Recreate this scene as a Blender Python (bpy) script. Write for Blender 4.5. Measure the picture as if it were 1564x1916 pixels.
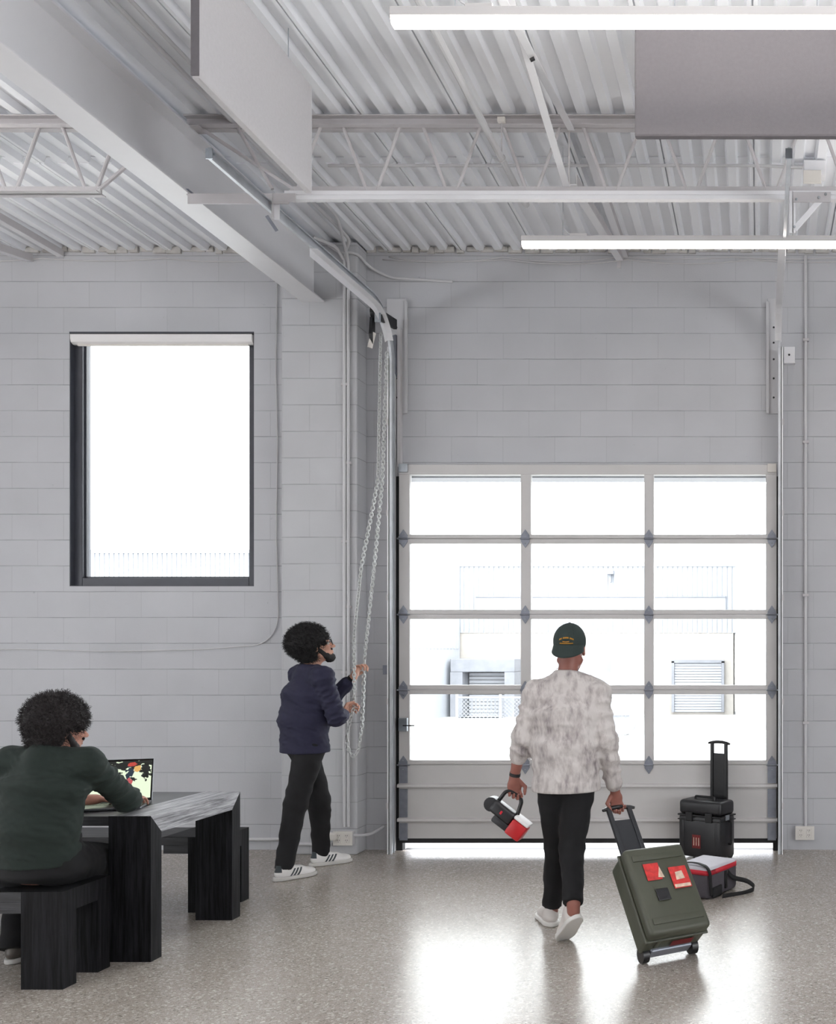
import bpy, bmesh, math, random
import numpy as np
from mathutils import Vector, Matrix, Quaternion
random.seed(7); RNG = np.random.default_rng(7)
for _o in list(bpy.data.objects): bpy.data.objects.remove(_o)
SC = bpy.context.scene
COL = SC.collection
# ------------------------------------------------------------------ camera, world, exposure
F = 1800.0                       # focal length in pixels of the 1564x1916 frame
CAMZ = 1.575
cam = bpy.data.cameras.new('camera'); camo = bpy.data.objects.new('camera', cam); COL.objects.link(camo)
camo.location = (0, 0, CAMZ); camo.rotation_euler = (math.pi/2, 0, 0)
cam.sensor_fit = 'VERTICAL'; cam.sensor_height = 36.0; cam.sensor_width = 36.0
cam.lens = F/1916*36
cam.shift_x = -(1419-782)/1916; cam.shift_y = (1215-958)/1916
cam.clip_end = 300
SC.camera = camo
SC.view_settings.view_transform = 'Standard'; SC.view_settings.look = 'None'
SC.view_settings.gamma = 1; SC.view_settings.use_curve_mapping = False
SC.view_settings.exposure = 0.60
WORLD = 5.5
w = bpy.data.worlds.new('overcast_sky'); SC.world = w; w.use_nodes = True
bg = w.node_tree.nodes['Background']; bg.inputs[0].default_value = (0.965, 0.98, 1.0, 1); bg.inputs[1].default_value = WORLD
SC.cycles.max_bounces = 10; SC.cycles.diffuse_bounces = 6; SC.cycles.transparent_max_bounces = 12
SC.cycles.sample_clamp_indirect = 6

# ------------------------------------------------------------------ helpers
def lin(c):
    c = [x/255 for x in c]
    return tuple([(x/12.92 if x <= .04045 else ((x+.055)/1.055)**2.4) for x in c]) + (1,)
def at(px, py, Y):
    """point at distance Y that the photograph shows at pixel (px, py)"""
    return Vector(((px-1419)*Y/F, Y, CAMZ+(1215-py)*Y/F))
MATS = {}
def pm(name, col, rough=.6, metal=0., var=0., vscale=6., bump=0., bscale=80., coat=0., stretch=None, spec=.5, emit=None, es=0.):
    m = bpy.data.materials.new(name); m.use_nodes = True; MATS[name] = m
    nt = m.node_tree; N = nt.nodes; L = nt.links; b = N['Principled BSDF']
    b.inputs['Roughness'].default_value = rough; b.inputs['Metallic'].default_value = metal
    b.inputs['Specular IOR Level'].default_value = spec
    b.inputs['Coat Weight'].default_value = coat
    c = lin(col)
    tc = N.new('ShaderNodeTexCoord'); mp = N.new('ShaderNodeMapping'); L.new(tc.outputs['Object'], mp.inputs[0])
    if stretch: mp.inputs['Scale'].default_value = stretch
    if var:
        nz = N.new('ShaderNodeTexNoise'); nz.inputs['Scale'].default_value = vscale; nz.inputs['Detail'].default_value = 5
        L.new(mp.outputs[0], nz.inputs[0])
        r = N.new('ShaderNodeValToRGB'); r.color_ramp.elements[0].position = .3; r.color_ramp.elements[1].position = .7
        r.color_ramp.elements[0].color = tuple(x*(1-var) for x in c[:3])+(1,)
        r.color_ramp.elements[1].color = tuple(min(1, x*(1+var)) for x in c[:3])+(1,)
        L.new(nz.outputs[0], r.inputs[0]); L.new(r.outputs[0], b.inputs['Base Color'])
    else: b.inputs['Base Color'].default_value = c
    if bump:
        n2 = N.new('ShaderNodeTexNoise'); n2.inputs['Scale'].default_value = bscale; n2.inputs['Detail'].default_value = 3
        L.new(mp.outputs[0], n2.inputs[0])
        bp = N.new('ShaderNodeBump'); bp.inputs['Strength'].default_value = bump; bp.inputs['Distance'].default_value = .002
        L.new(n2.outputs[0], bp.inputs['Height']); L.new(bp.outputs[0], b.inputs['Normal'])
    if emit:
        b.inputs['Emission Color'].default_value = lin(emit); b.inputs['Emission Strength'].default_value = es
    return m

ORG = {}
def link(name, me, mat, parent):
    o = bpy.data.objects.new(name, me); COL.objects.link(o)
    if mat: me.materials.append(mat)
    if parent is not None: o.parent = parent; ORG[o.name] = ORG[parent.name]
    else: ORG[o.name] = Vector((0, 0, 0))
    return o
def thing(name, label, cat, loc=(0, 0, 0), group=None, kind=None):
    o = bpy.data.objects.new(name, None); COL.objects.link(o); o.location = loc; o.empty_display_size = .1
    ORG[o.name] = Vector(loc); tag(o, label, cat, group, kind); return o
def tag(o, label=None, cat=None, group=None, kind=None):
    if label: o['label'] = label
    if cat: o['category'] = cat
    if group: o['group'] = group
    if kind: o['kind'] = kind
    return o
def dup(root, delta):
    r = root.copy(); COL.objects.link(r); r.location = Vector(root.location)+Vector(delta)
    def rec(a, b):
        for ch in list(a.children):
            c = ch.copy(); COL.objects.link(c); c.parent = b; rec(ch, c)
    rec(root, r); return r

class MB:
    def __init__(s): s.bm = bmesh.new()
    def box(s, x0, x1, y0, y1, z0, z1, bev=0, M=None):
        vs = [s.bm.verts.new((x, y, z)) for x in (x0, x1) for y in (y0, y1) for z in (z0, z1)]
        if M is not None:
            for v in vs: v.co = M @ v.co
        f = [(0,1,3,2),(4,6,7,5),(0,4,5,1),(2,3,7,6),(0,2,6,4),(1,5,7,3)]
        fs = [s.bm.faces.new([vs[i] for i in q]) for q in f]
        if bev:
            es = list({e for fa in fs for e in fa.edges})
            bmesh.ops.bevel(s.bm, geom=es, offset=bev, segments=2 if bev < .02 else 4, affect='EDGES', profile=.5)
        return s
    def bar(s, a, b, wx, wz, up=(0, 0, 1), bev=0):
        a = Vector(a); b = Vector(b); d = b-a; L = d.length; d.normalize(); u = Vector(up)
        r = d.cross(u); 
        if r.length < 1e-4: r = d.cross(Vector((1, 0, 0)))
        r.normalize(); u = r.cross(d)
        M = Matrix((r, d, u)).transposed().to_4x4(); M.translation = a
        return s.box(-wx/2, wx/2, 0, L, -wz/2, wz/2, bev, M)
    def tube(s, pts, r, n=10, caps=True):
        pts = [Vector(p) for p in pts]; rs = r if isinstance(r, (list, tuple)) else [r]*len(pts)
        rings = []; prev = None
        for i, p in enumerate(pts):
            d = (pts[min(i+1, len(pts)-1)]-pts[max(i-1, 0)]).normalized()
            if prev is None: 
                x = d.cross(Vector((0, 0, 1)))
                if x.length < .1: x = d.cross(Vector((1, 0, 0)))
            else: x = prev-d*prev.dot(d)
            x.normalize(); prev = x; y = d.cross(x)
            rings.append([s.bm.verts.new(p+(x*math.cos(t)+y*math.sin(t))*rs[i]) for t in [2*math.pi*k/n for k in range(n)]])
        for a, b in zip(rings, rings[1:]):
            for k in range(n): s.bm.faces.new((a[k], a[(k+1) % n], b[(k+1) % n], b[k]))
        if caps: s.bm.faces.new(rings[0][::-1]); s.bm.faces.new(rings[-1])
        return s
    def prism(s, pts, d):
        d = Vector(d); a = [s.bm.verts.new(Vector(p)) for p in pts]; b = [s.bm.verts.new(Vector(p)+d) for p in pts]; n = len(pts)
        s.bm.faces.new(a); s.bm.faces.new(b[::-1])
        for k in range(n): s.bm.faces.new((a[k], b[k], b[(k+1) % n], a[(k+1) % n]))
        return s
    def ball(s, c, r, sc=(1, 1, 1), n=12):
        M = Matrix.Translation(Vector(c)) @ Matrix.Diagonal((sc[0]*r, sc[1]*r, sc[2]*r, 1))
        bmesh.ops.create_uvsphere(s.bm, u_segments=n*2, v_segments=n, radius=1, matrix=M); return s
    def torus(s, c, R, r, M=None, n=14, m=6, sx=1.):
        rings = []; c = Vector(c)
        for i in range(n):
            t = 2*math.pi*i/n; ring = []
            for j in range(m):
                p = 2*math.pi*j/m; v = Vector(((R+r*math.cos(p))*math.cos(t)*sx, (R+r*math.cos(p))*math.sin(t), r*math.sin(p)))
                if M is not None: v = M @ v
                ring.append(s.bm.verts.new(c+v))
            rings.append(ring)
        for i in range(n):
            a = rings[i]; b = rings[(i+1) % n]
            for j in range(m): s.bm.faces.new((a[j], b[j], b[(j+1) % m], a[(j+1) % m]))
        return s
    def xf(s, M):
        for v in s.bm.verts: v.co = M @ v.co
        return s
    def build(s, name, mat, parent=None, smooth=False, kind=None):
        if parent is not None:
            o_ = ORG[parent.name]
            for v in s.bm.verts: v.co -= o_
        bmesh.ops.recalc_face_normals(s.bm, faces=s.bm.faces)
        me = bpy.data.meshes.new(name); s.bm.to_mesh(me); s.bm.free()
        if smooth:
            me.polygons.foreach_set('use_smooth', [True]*len(me.polygons))
            if smooth == 'auto': me.set_sharp_from_angle(angle=.6)
        o = link(name, me, mat, parent)
        if kind: o['kind'] = kind
        return o
def arc(pts, n=6, r=.1):
    """polyline with rounded corners"""
    pts = [Vector(p) for p in pts]; out = [pts[0]]
    for a, b, c in zip(pts, pts[1:], pts[2:]):
        d1 = (a-b); d2 = (c-b); q = min(r, d1.length*.45, d2.length*.45)
        p0 = b+d1.normalized()*q; p1 = b+d2.normalized()*q
        for k in range(n+1):
            t = k/n; out.append(p0*(1-t)**2+b*2*t*(1-t)+p1*t*t)
    out.append(pts[-1]); return out

# ------------------------------------------------------------------ materials
def block_material(name, base, ysgn=0):
    m = bpy.data.materials.new(name); m.use_nodes = True; nt = m.node_tree; N = nt.nodes; L = nt.links; b = N['Principled BSDF']
    tc = N.new('ShaderNodeTexCoord'); sp = N.new('ShaderNodeSeparateXYZ'); L.new(tc.outputs['Object'], sp.inputs[0])
    ad = N.new('ShaderNodeMath'); ad.operation = 'MULTIPLY_ADD'; L.new(sp.outputs[1], ad.inputs[0]); ad.inputs[1].default_value = 1.0; L.new(sp.outputs[0], ad.inputs[2])
    a2 = N.new('ShaderNodeMath'); a2.operation = 'ADD'; L.new(ad.outputs[0], a2.inputs[0]); a2.inputs[1].default_value = .13+ysgn
    cb = N.new('ShaderNodeCombineXYZ'); L.new(a2.outputs[0], cb.inputs[0]); L.new(sp.outputs[2], cb.inputs[1])
    nz = N.new('ShaderNodeTexNoise'); nz.inputs['Scale'].default_value = 2.2; nz.inputs['Detail'].default_value = 4; L.new(tc.outputs['Object'], nz.inputs[0])
    # slightly wavy joints
    wv = N.new('ShaderNodeVectorMath'); wv.operation = 'SCALE'; L.new(nz.outputs['Color'], wv.inputs[0]); wv.inputs[3].default_value = .008
    va = N.new('ShaderNodeVectorMath'); va.operation = 'ADD'; L.new(cb.outputs[0], va.inputs[0]); L.new(wv.outputs[0], va.inputs[1])
    br = N.new('ShaderNodeTexBrick'); L.new(va.outputs[0], br.inputs['Vector'])
    br.offset = .5; br.inputs['Scale'].default_value = 1; br.inputs['Brick Width'].default_value = .4064; br.inputs['Row Height'].default_value = .2032
    br.inputs['Mortar Size'].default_value = .0028; br.inputs['Mortar Smooth'].default_value = .3; br.inputs['Bias'].default_value = 0
    c = lin(base)
    br.inputs['Color1'].default_value = c; br.inputs['Color2'].default_value = tuple(x*.965 for x in c[:3])+(1,)
    br.inputs['Mortar'].default_value = tuple(x*.88 for x in c[:3])+(1,)
    sv = N.new('ShaderNodeSeparateXYZ'); L.new(va.outputs[0], sv.inputs[0])
    def mt(op, a, c_):
        n = N.new('ShaderNodeMath'); n.operation = op
        for i, v in enumerate((a, c_)):
            if isinstance(v, (int, float)): n.inputs[i].default_value = v
            else: L.new(v, n.inputs[i])
        return n.outputs[0]
    fr = mt('ABSOLUTE', mt('SUBTRACT', mt('FRACT', mt('ADD', mt('DIVIDE', sv.outputs[1], .2032), .5), 0), .5), 0)
    jn = N.new('ShaderNodeMapRange'); jn.inputs['From Min'].default_value = .006; jn.inputs['From Max'].default_value = .017; jn.inputs['To Min'].default_value = 1; jn.inputs['To Max'].default_value = 0; L.new(fr, jn.inputs['Value'])
    jz = N.new('ShaderNodeTexNoise'); jz.inputs['Scale'].default_value = 3.5; jz.inputs['Detail'].default_value = 5; L.new(tc.outputs['Object'], jz.inputs[0])
    jr = N.new('ShaderNodeMapRange'); jr.inputs['From Min'].default_value = .35; jr.inputs['From Max'].default_value = .65; jr.inputs['To Min'].default_value = .25; jr.inputs['To Max'].default_value = 1; L.new(jz.outputs[0], jr.inputs['Value'])
    JOINT = mt('MULTIPLY', jn.outputs[0], jr.outputs[0])
    # pits and chips in the paint
    vn = N.new('ShaderNodeTexNoise'); vn.inputs['Scale'].default_value = 26; vn.inputs['Detail'].default_value = 6; vn.inputs['Roughness'].default_value = .75; L.new(tc.outputs['Object'], vn.inputs[0])
    rp = N.new('ShaderNodeValToRGB'); rp.color_ramp.elements[0].position = .68; rp.color_ramp.elements[1].position = .74
    rp.color_ramp.elements[0].color = (0, 0, 0, 1); rp.color_ramp.elements[1].color = (1, 1, 1, 1); L.new(vn.outputs[0], rp.inputs[0])
    mx = N.new('ShaderNodeMix'); mx.data_type = 'RGBA'; L.new(rp.outputs[0], mx.inputs['Factor']); 
    mj = N.new('ShaderNodeMix'); mj.data_type = 'RGBA'; L.new(JOINT, mj.inputs['Factor']); L.new(br.outputs['Color'], mj.inputs['A']); mj.inputs['B'].default_value = tuple(x*.54 for x in c[:3])+(1,)
    L.new(mj.outputs['Result'], mx.inputs['A']); mx.inputs['B'].default_value = tuple(x*.6 for x in c[:3])+(1,)
    # broad patchiness
    pr = N.new('ShaderNodeMapRange'); pr.inputs['From Min'].default_value = .3; pr.inputs['From Max'].default_value = .7; pr.inputs['To Min'].default_value = .95; pr.inputs['To Max'].default_value = 1.03; L.new(nz.outputs[0], pr.inputs['Value'])
    m2 = N.new('ShaderNodeVectorMath'); m2.operation = 'SCALE'; L.new(mx.outputs['Result'], m2.inputs[0]); L.new(pr.outputs[0], m2.inputs[3]); L.new(m2.outputs[0], b.inputs['Base Color'])
    b.inputs['Roughness'].default_value = .55
    # bump: joints, roughness of the block, pits
    h = N.new('ShaderNodeMath'); h.operation = 'MULTIPLY'; L.new(mt('ADD', mt('MULTIPLY', br.outputs['Fac'], .5), JOINT), h.inputs[0]); h.inputs[1].default_value = -1
    fn = N.new('ShaderNodeTexNoise'); fn.inputs['Scale'].default_value = 90; fn.inputs['Detail'].default_value = 3; L.new(tc.outputs['Object'], fn.inputs[0])
    h2 = N.new('ShaderNodeMath'); h2.operation = 'MULTIPLY_ADD'; L.new(fn.outputs[0], h2.inputs[0]); h2.inputs[1].default_value = .35; L.new(h.outputs[0], h2.inputs[2])
    h3 = N.new('ShaderNodeMath'); h3.operation = 'SUBTRACT'; L.new(h2.outputs[0], h3.inputs[0]); L.new(rp.outputs[0], h3.inputs[1])
    bp = N.new('ShaderNodeBump'); bp.inputs['Strength'].default_value = .5; bp.inputs['Distance'].default_value = .0035; L.new(h3.outputs[0], bp.inputs['Height']); L.new(bp.outputs[0], b.inputs['Normal'])
    return m
def floor_material():
    m = bpy.data.materials.new('polished_concrete'); m.use_nodes = True; nt = m.node_tree; N = nt.nodes; L = nt.links; b = N['Principled BSDF']
    tc0 = N.new('ShaderNodeTexCoord'); tc = N.new('ShaderNodeMapping'); tc.inputs['Location'].default_value = (3.17, 1.73, .377); L.new(tc0.outputs['Object'], tc.inputs[0])
    def noise(sc, det, ro=.5):
        n = N.new('ShaderNodeTexNoise'); n.inputs['Scale'].default_value = sc; n.inputs['Detail'].default_value = det; n.inputs['Roughness'].default_value = ro; L.new(tc.outputs[0], n.inputs[0]); return n
    def ramp(src, *st):
        r = N.new('ShaderNodeValToRGB'); e = r.color_ramp.elements; e[0].position, e[0].color = st[0]; e[1].position, e[1].color = st[-1]
        for p, c in st[1:-1]: q = e.new(p); q.color = c
        L.new(src, r.inputs[0]); return r.outputs[0]
    def mixc(f, a, c, mode='MIX'):
        n = N.new('ShaderNodeMix'); n.data_type = 'RGBA'; n.blend_type = mode
        if isinstance(f, float): n.inputs['Factor'].default_value = f
        else: L.new(f, n.inputs['Factor'])
        for k, v in (('A', a), ('B', c)):
            if isinstance(v, tuple): n.inputs[k].default_value = v
            else: L.new(v, n.inputs[k])
        return n.outputs['Result']
    base = ramp(noise(.9, 3).outputs[0], (.35, lin((160, 151, 143))), (.65, lin((184, 176, 169))))
    v = N.new('ShaderNodeTexVoronoi'); v.inputs['Scale'].default_value = 105; L.new(tc.outputs[0], v.inputs[0])
    sp = N.new('ShaderNodeSeparateColor'); L.new(v.outputs['Color'], sp.inputs[0])
    stones = ramp(sp.outputs[0], (0, lin((96, 86, 80))), (.10, lin((158, 149, 140))), (.8, lin((176, 168, 160))), (1, lin((232, 226, 216))))
    c = mixc(.62, base, stones)
    n3 = noise(170, 3, .7); c = mixc(1.0, c, ramp(n3.outputs[0], (.36, (.62, .62, .62, 1)), (.60, (1.08, 1.08, 1.08, 1))), 'MULTIPLY')
    n5 = noise(34, 5, .8); c = mixc(ramp(n5.outputs[0], (.66, (0, 0, 0, 1)), (.70, (1, 1, 1, 1))), c, lin((86, 78, 74)))      # chips and pits
    L.new(c, b.inputs['Base Color'])
    mr = N.new('ShaderNodeMapRange'); mr.inputs['From Min'].default_value = .3; mr.inputs['From Max'].default_value = .7; mr.inputs['To Min'].default_value = .225; mr.inputs['To Max'].default_value = .262
    L.new(noise(1.6, 2).outputs[0], mr.inputs['Value']); L.new(mr.outputs[0], b.inputs['Roughness'])
    b.inputs['Specular IOR Level'].default_value = .5
    bp = N.new('ShaderNodeBump'); bp.inputs['Strength'].default_value = .3; bp.inputs['Distance'].default_value = .0008
    L.new(n3.outputs[0], bp.inputs['Height']); L.new(bp.outputs[0], b.inputs['Normal'])
    return m
def glass_material(name, tint=(.97, .985, .98)):
    m = bpy.data.materials.new(name); m.use_nodes = True; nt = m.node_tree; N = nt.nodes; L = nt.links
    for n in list(N): N.remove(n)
    o = N.new('ShaderNodeOutputMaterial'); t = N.new('ShaderNodeBsdfTransparent'); t.inputs[0].default_value = tint+(1,)
    g = N.new('ShaderNodeBsdfGlossy'); g.inputs['Roughness'].default_value = .02; fr = N.new('ShaderNodeFresnel'); fr.inputs[0].default_value = 1.3
    mx = N.new('ShaderNodeMixShader'); L.new(fr.outputs[0], mx.inputs[0]); L.new(t.outputs[0], mx.inputs[1]); L.new(g.outputs[0], mx.inputs[2]); L.new(mx.outputs[0], o.inputs[0])
    return m
M_block = block_material('painted_block', (184, 185, 189))
M_pil = block_material('painted_block_pilaster', (186, 187, 190), .2)
M_floor = floor_material()
M_glass = glass_material('window_glass')
M_deck = pm('painted_deck', (238, 240, 244), .45, var=.02, vscale=3, bump=.1, bscale=20)
M_steel = pm('painted_steel', (226, 226, 229), .45, var=.02, vscale=4, bump=.12, bscale=30)
M_steel2 = pm('painted_angle_iron', (192, 189, 191), .45, var=.05, vscale=8)
M_galv = pm('galvanised_steel', (170, 176, 182), .35, metal=.85, var=.18, vscale=14)
M_galvp = pm('galvanised_plate', (140, 144, 154), .45, metal=.55, var=.12, vscale=20)
M_track = pm('track_steel', (196, 199, 204), .4, metal=.35, var=.1, vscale=9)
M_dark = pm('dark_steel', (34, 35, 38), .5, metal=.3, var=.1)
M_door = pm('door_aluminium', (196, 194, 193), .45, var=.02, vscale=5)
M_rubber = pm('black_rubber', (20, 20, 22), .7)
M_winframe = pm('window_frame_paint', (62, 64, 72), .4, var=.1, vscale=9)
M_blind = pm('blind_fabric', (228, 226, 226), .6)
M_felt = pm('baffle_felt', (196, 194, 196), .95, var=.025, vscale=60, bump=.5, bscale=300)
M_feltshade = pm('baffle_felt_painted_shade', (108, 105, 108), .95, var=.03, vscale=60, bump=.5, bscale=300)  # same white felt, darkened to paint in the shade on faces toward the camera
M_pipe = pm('painted_conduit', (198, 198, 200), .45)
M_cable = pm('painted_cable', (198, 197, 198), .6)
M_plastic = pm('white_plastic', (216, 212, 206), .45)
M_body = pm('fixture_housing', (196, 194, 194), .5)
M_led = pm('led_diffuser', (255, 250, 244), .5, emit=(255, 244, 232), es=5.0)
M_upfill = pm('added_uplight_glow', (255, 250, 244), .5, emit=(255, 250, 244), es=46.0)  # glow added on top of the fixtures to brighten the deck
def wood(name, dark, pale, stretch, rough=.5, spec=.3):
    m = pm(name, dark, rough, bump=.6, bscale=70, stretch=stretch, spec=spec); nt = m.node_tree; N = nt.nodes; L = nt.links; b = N['Principled BSDF']
    tc = N.new('ShaderNodeTexCoord'); mp = N.new('ShaderNodeMapping'); mp.inputs['Scale'].default_value = stretch; L.new(tc.outputs['Object'], mp.inputs[0])
    n = N.new('ShaderNodeTexNoise'); n.inputs['Scale'].default_value = 70; n.inputs['Detail'].default_value = 6; n.inputs['Roughness'].default_value = .7; L.new(mp.outputs[0], n.inputs[0])
    r = N.new('ShaderNodeValToRGB'); r.color_ramp.elements[0].position = .40; r.color_ramp.elements[0].color = lin(dark); r.color_ramp.elements[1].position = .72; r.color_ramp.elements[1].color = lin(pale)
    L.new(n.outputs[0], r.inputs[0]); L.new(r.outputs[0], b.inputs['Base Color']); return m
M_wood = wood('black_stained_oak', (9, 9, 10), (38, 38, 42), (1, 1, .05), .55, .15)
M_woodx = wood('black_stained_oak_long_grain', (12, 12, 14), (54, 54, 60), (.05, 1, 1), .45, .5)
M_woodsheen = wood('black_oak_cross_grain_painted_sheen', (96, 96, 100), (196, 196, 200), (1, .05, 1), .5, .4)  # paler than the legs: glare on the end rail painted into the wood colour
M_plate = pm('wall_painted_plate', (190, 190, 193), .5)
M_chain = pm('bright_zinc_chain', (206, 208, 208), .4, metal=.3)
M_lintelshade = pm('lintel_underside_shade', (120, 121, 126), .6)  # dark tone paints the shade under the door head
M_mortar = pm('rough_mortar', (184, 182, 179), .9, var=.15, vscale=18, bump=1, bscale=30)

# ------------------------------------------------------------------ the room
WY = 7.563                                # inner face of the far wall
LX, RX, BY = -9.0, 5.5, -7.0
WX0, WX1, WZ0, WZ1 = -5.416, -3.966, 2.071, 4.072     # window opening
DX0, DX1, DZ1 = -2.80, .125, 2.93                      # door opening
WT = .20
def quadwall(m, x0, x1, z0, z1): m.box(x0, x1, WY, WY+WT, z0, z1)
m = MB()
for a in ((LX, WX0, 0, 4.76), (WX0, WX1, 0, WZ0), (WX0, WX1, WZ1, 4.76), (WX1, DX0, 0, 4.76), (DX0, DX1, DZ1, 4.76), (DX1, RX, 0, 4.76)): quadwall(m, *a)
bmesh.ops.remove_doubles(m.bm, verts=m.bm.verts, dist=1e-4)
m.build('wall_back', M_block, kind='structure')
PX0, PX1, PY = -3.66, -3.077, 7.376
MB().box(PX0, PX1, PY, WY-.001, 0, 4.70, .012).build('wall_pilaster', M_pil, kind='structure')
m = MB(); m.box(LX-.2, LX, BY, WY+WT, 0, .6); m.box(LX-.2, LX, BY, WY+WT, 4.2, 4.9)
for y in (BY, -3.2, .4, 4.0): m.box(LX-.2, LX, y, y+.4, .6, 4.2)
m.box(LX-.2, LX, 6.6, WY+WT, .6, 4.2)
m.build('wall_left', M_block, kind='structure')
m = MB(); m.box(RX, RX+.2, BY, WY+WT, 0, .6); m.box(RX, RX+.2, BY, WY+WT, 4.2, 4.9)
for y in (BY, -3.2, .4): m.box(RX, RX+.2, y, y+.4, .6, 4.2)
m.box(RX, RX+.2, 3.2, WY+WT, .6, 4.2)
m.build('wall_right', M_block, kind='structure')
MB().box(LX, RX, BY-.2, BY, 0, 4.9).build('wall_rear', M_block, kind='structure')
LZ0 = .25  # openings in the unseen side walls, added and sized to let in fill light
for nm, xa, xb, yend, LZ1 in (('wall_left', LX-.2, LX, 5.2, 2.35), ('wall_right', RX, RX+.2, 6.3, 2.9)):
    m = MB(); m.box(xa, xb, BY, WY+WT, 0, LZ0); m.box(xa, xb, BY, WY+WT, LZ1, 4.9)
    for y in (BY, -3.5, 0, 3.2): m.box(xa, xb, y, y+.3, LZ0, LZ1)
    m.box(xa, xb, yend, WY+WT, LZ0, LZ1); m.build(nm, M_block, kind='structure')
MB().box(LX, RX, BY, WY+.0, -.2, 0).build('floor', M_floor, kind='structure')
MB().box(LX-.2, RX+.2, BY-.2, WY+WT, 4.84, 4.95).build('roof', M_deck, kind='structure')
# painted base course with chipped edge
m = MB(); 
# corrugated deck, two laps
def deck(m, y0, y1, z, x0=LX, x1=RX):
    P = .575/4; prof = []
    k = math.floor((x0+.03)/P)
    x = -.03+k*P
    i = k
    while x < x1+P:
        seam = (i % 4 == 0)
        if seam: prof += [(x-.027, z), (x-.005, z), (x-.005, z+.03), (x+.005, z+.03), (x+.005, z-.002), (x+.027, z-.002)]
        else: prof += [(x-.027, z), (x+.027, z)]
        prof += [(x+.041, z+.040), (x+P-.041, z+.040)]
        x += P; i += 1
    top = [(q[0], q[1]+.007) for q in prof]
    A = [m.bm.verts.new((q[0], y0, q[1])) for q in prof]; B = [m.bm.verts.new((q[0], y1, q[1])) for q in prof]
    for j in range(len(A)-1): m.bm.faces.new((A[j], A[j+1], B[j+1], B[j]))
    # lap edge that faces the room
    C = [m.bm.verts.new((q[0], y0, q[1])) for q in top]
    for j in range(len(A)-1): m.bm.faces.new((A[j+1], A[j], C[j], C[j+1]))
m = MB(); deck(m, BY, 6.205, 4.713); deck(m, 6.20, WY+.02, 4.705)
m.build('ceiling', M_deck, kind='structure')
# uneven mortar where the deck meets the block
m = MB(); x = LX
while x < RX:
    x2 = x+RNG.uniform(.05, .12); m.box(x, x2, WY-.012-RNG.uniform(0, .012), WY+.02, 4.700-RNG.uniform(0, .02), 4.735, .004); x = x2-.004+RNG.uniform(0, .03)
m.build('trim_1', M_mortar, kind='structure')

# window
wn = thing('window_1', None, None, ((WX0+WX1)/2, WY+.08, WZ0), kind='structure')
fy0, fy1 = WY+.05, WY+.13; fw = .066
m = MB()
for a in ((WX0, WX0+fw, WZ0, WZ1), (WX1-fw, WX1, WZ0, WZ1), (WX0+fw, WX1-fw, WZ0, WZ0+.07), (WX0+fw, WX1-fw, WZ1-fw, WZ1)):
    m.box(a[0], a[1], fy0, fy1, a[2], a[3], .004)
for a in ((WX0+fw, WX0+fw+.012, WZ0+.07, WZ1-fw), (WX1-fw-.012, WX1-fw, WZ0+.07, WZ1-fw), (WX0+fw, WX1-fw, WZ0+.07, WZ0+.082)):
    m.box(a[0], a[1], fy0+.03, fy1, a[2], a[3])
# dark lining of the opening
m.box(WX0, WX0+.006, WY+.004, fy0, WZ0, WZ1); m.box(WX1-.006, WX1, WY+.004, fy0, WZ0, WZ1); m.box(WX0, WX1, WY+.004, fy0, WZ0, WZ0+.006); m.box(WX0, WX1, WY-.002, fy0, WZ1-.014, WZ1)
m.build('window_frame', M_winframe, wn)
MB().box(WX0+fw, WX1-fw, fy0+.05, fy0+.056, WZ0+.07, WZ1-fw).build('glass_pane', M_glass, wn)
rb = thing('roller_blind', 'white rolled-up roller blind cassette along the top of the tall window', 'blind', ((WX0+WX1)/2, WY+.03, WZ1-.02))
zt = WZ1-.022
prof = [(WX0+.012, WY-.012, zt), (WX0+.012, WY+.045, zt), (WX0+.012, WY+.045, zt-.072), (WX0+.012, WY+.02, zt-.072), (WX0+.012, WY-.004, zt-.058), (WX0+.012, WY-.012, zt-.035)]
MB().prism(prof, (WX1-WX0-.024, 0, 0)).build('blind_cassette', M_blind, rb)
MB().box(WX0+.05, WX1-.05, WY+.012, WY+.03, zt-.084, zt-.068, .004).build('bottom_rail', M_plastic, rb)

# ------------------------------------------------------------------ outside
M_conc = pm('yard_concrete', (200, 199, 197), .8, var=.06, vscale=.6)
M_metal_w = pm('white_ribbed_cladding', (164, 167, 173), .6, var=.02)
M_brick_w = pm('pale_brick', (168, 163, 157), .85, var=.05, vscale=5)
M_extdark = pm('dock_canvas', (132, 134, 140), .8, var=.12, vscale=3)
M_extdoor = pm('roll_up_slats', (158, 160, 166), .6)
m = MB(); m.box(-60, 40, WY+.001, 9.5, -.4, -.03); m.prism([(-60, 9.5, -.03), (-60, 20, -.6), (-60, 20, -.9), (-60, 9.5, -.9)], (100, 0, 0)); m.box(-60, 40, 20, 70, -.9, -.6)
m.build('ground', M_conc, kind='structure')
Y1 = 32.0
def ex(px, Y=Y1): return (px-1419)*Y/F
def ez(py, Y=Y1): return CAMZ+(1215-py)*Y/F
bl = thing('warehouse', 'pale ribbed metal and brick warehouse seen across the yard through the door', 'building', (ex(1100), Y1+3, -.6))
xL, xR = ex(100), ex(1372); xC = ex(862)
MB().box(xL, xR, Y1, Y1+8, -.6, ez(1184)).build('brick_wall', M_brick_w, bl)
m = MB(); zt = ez(1052); zb = ez(1184)
m.box(xL-.1, xR+.1, Y1+.0, Y1+8, zb, zt-.02)
x = xL
while x < xR: m.box(x, x+.12, Y1-.035, Y1, zb, zt-.1); x += .165
m.box(xL-.15, xR+.15, Y1-.09, Y1+8, zt-.14, zt)
m.build('ribbed_cladding', M_metal_w, bl)
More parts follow.
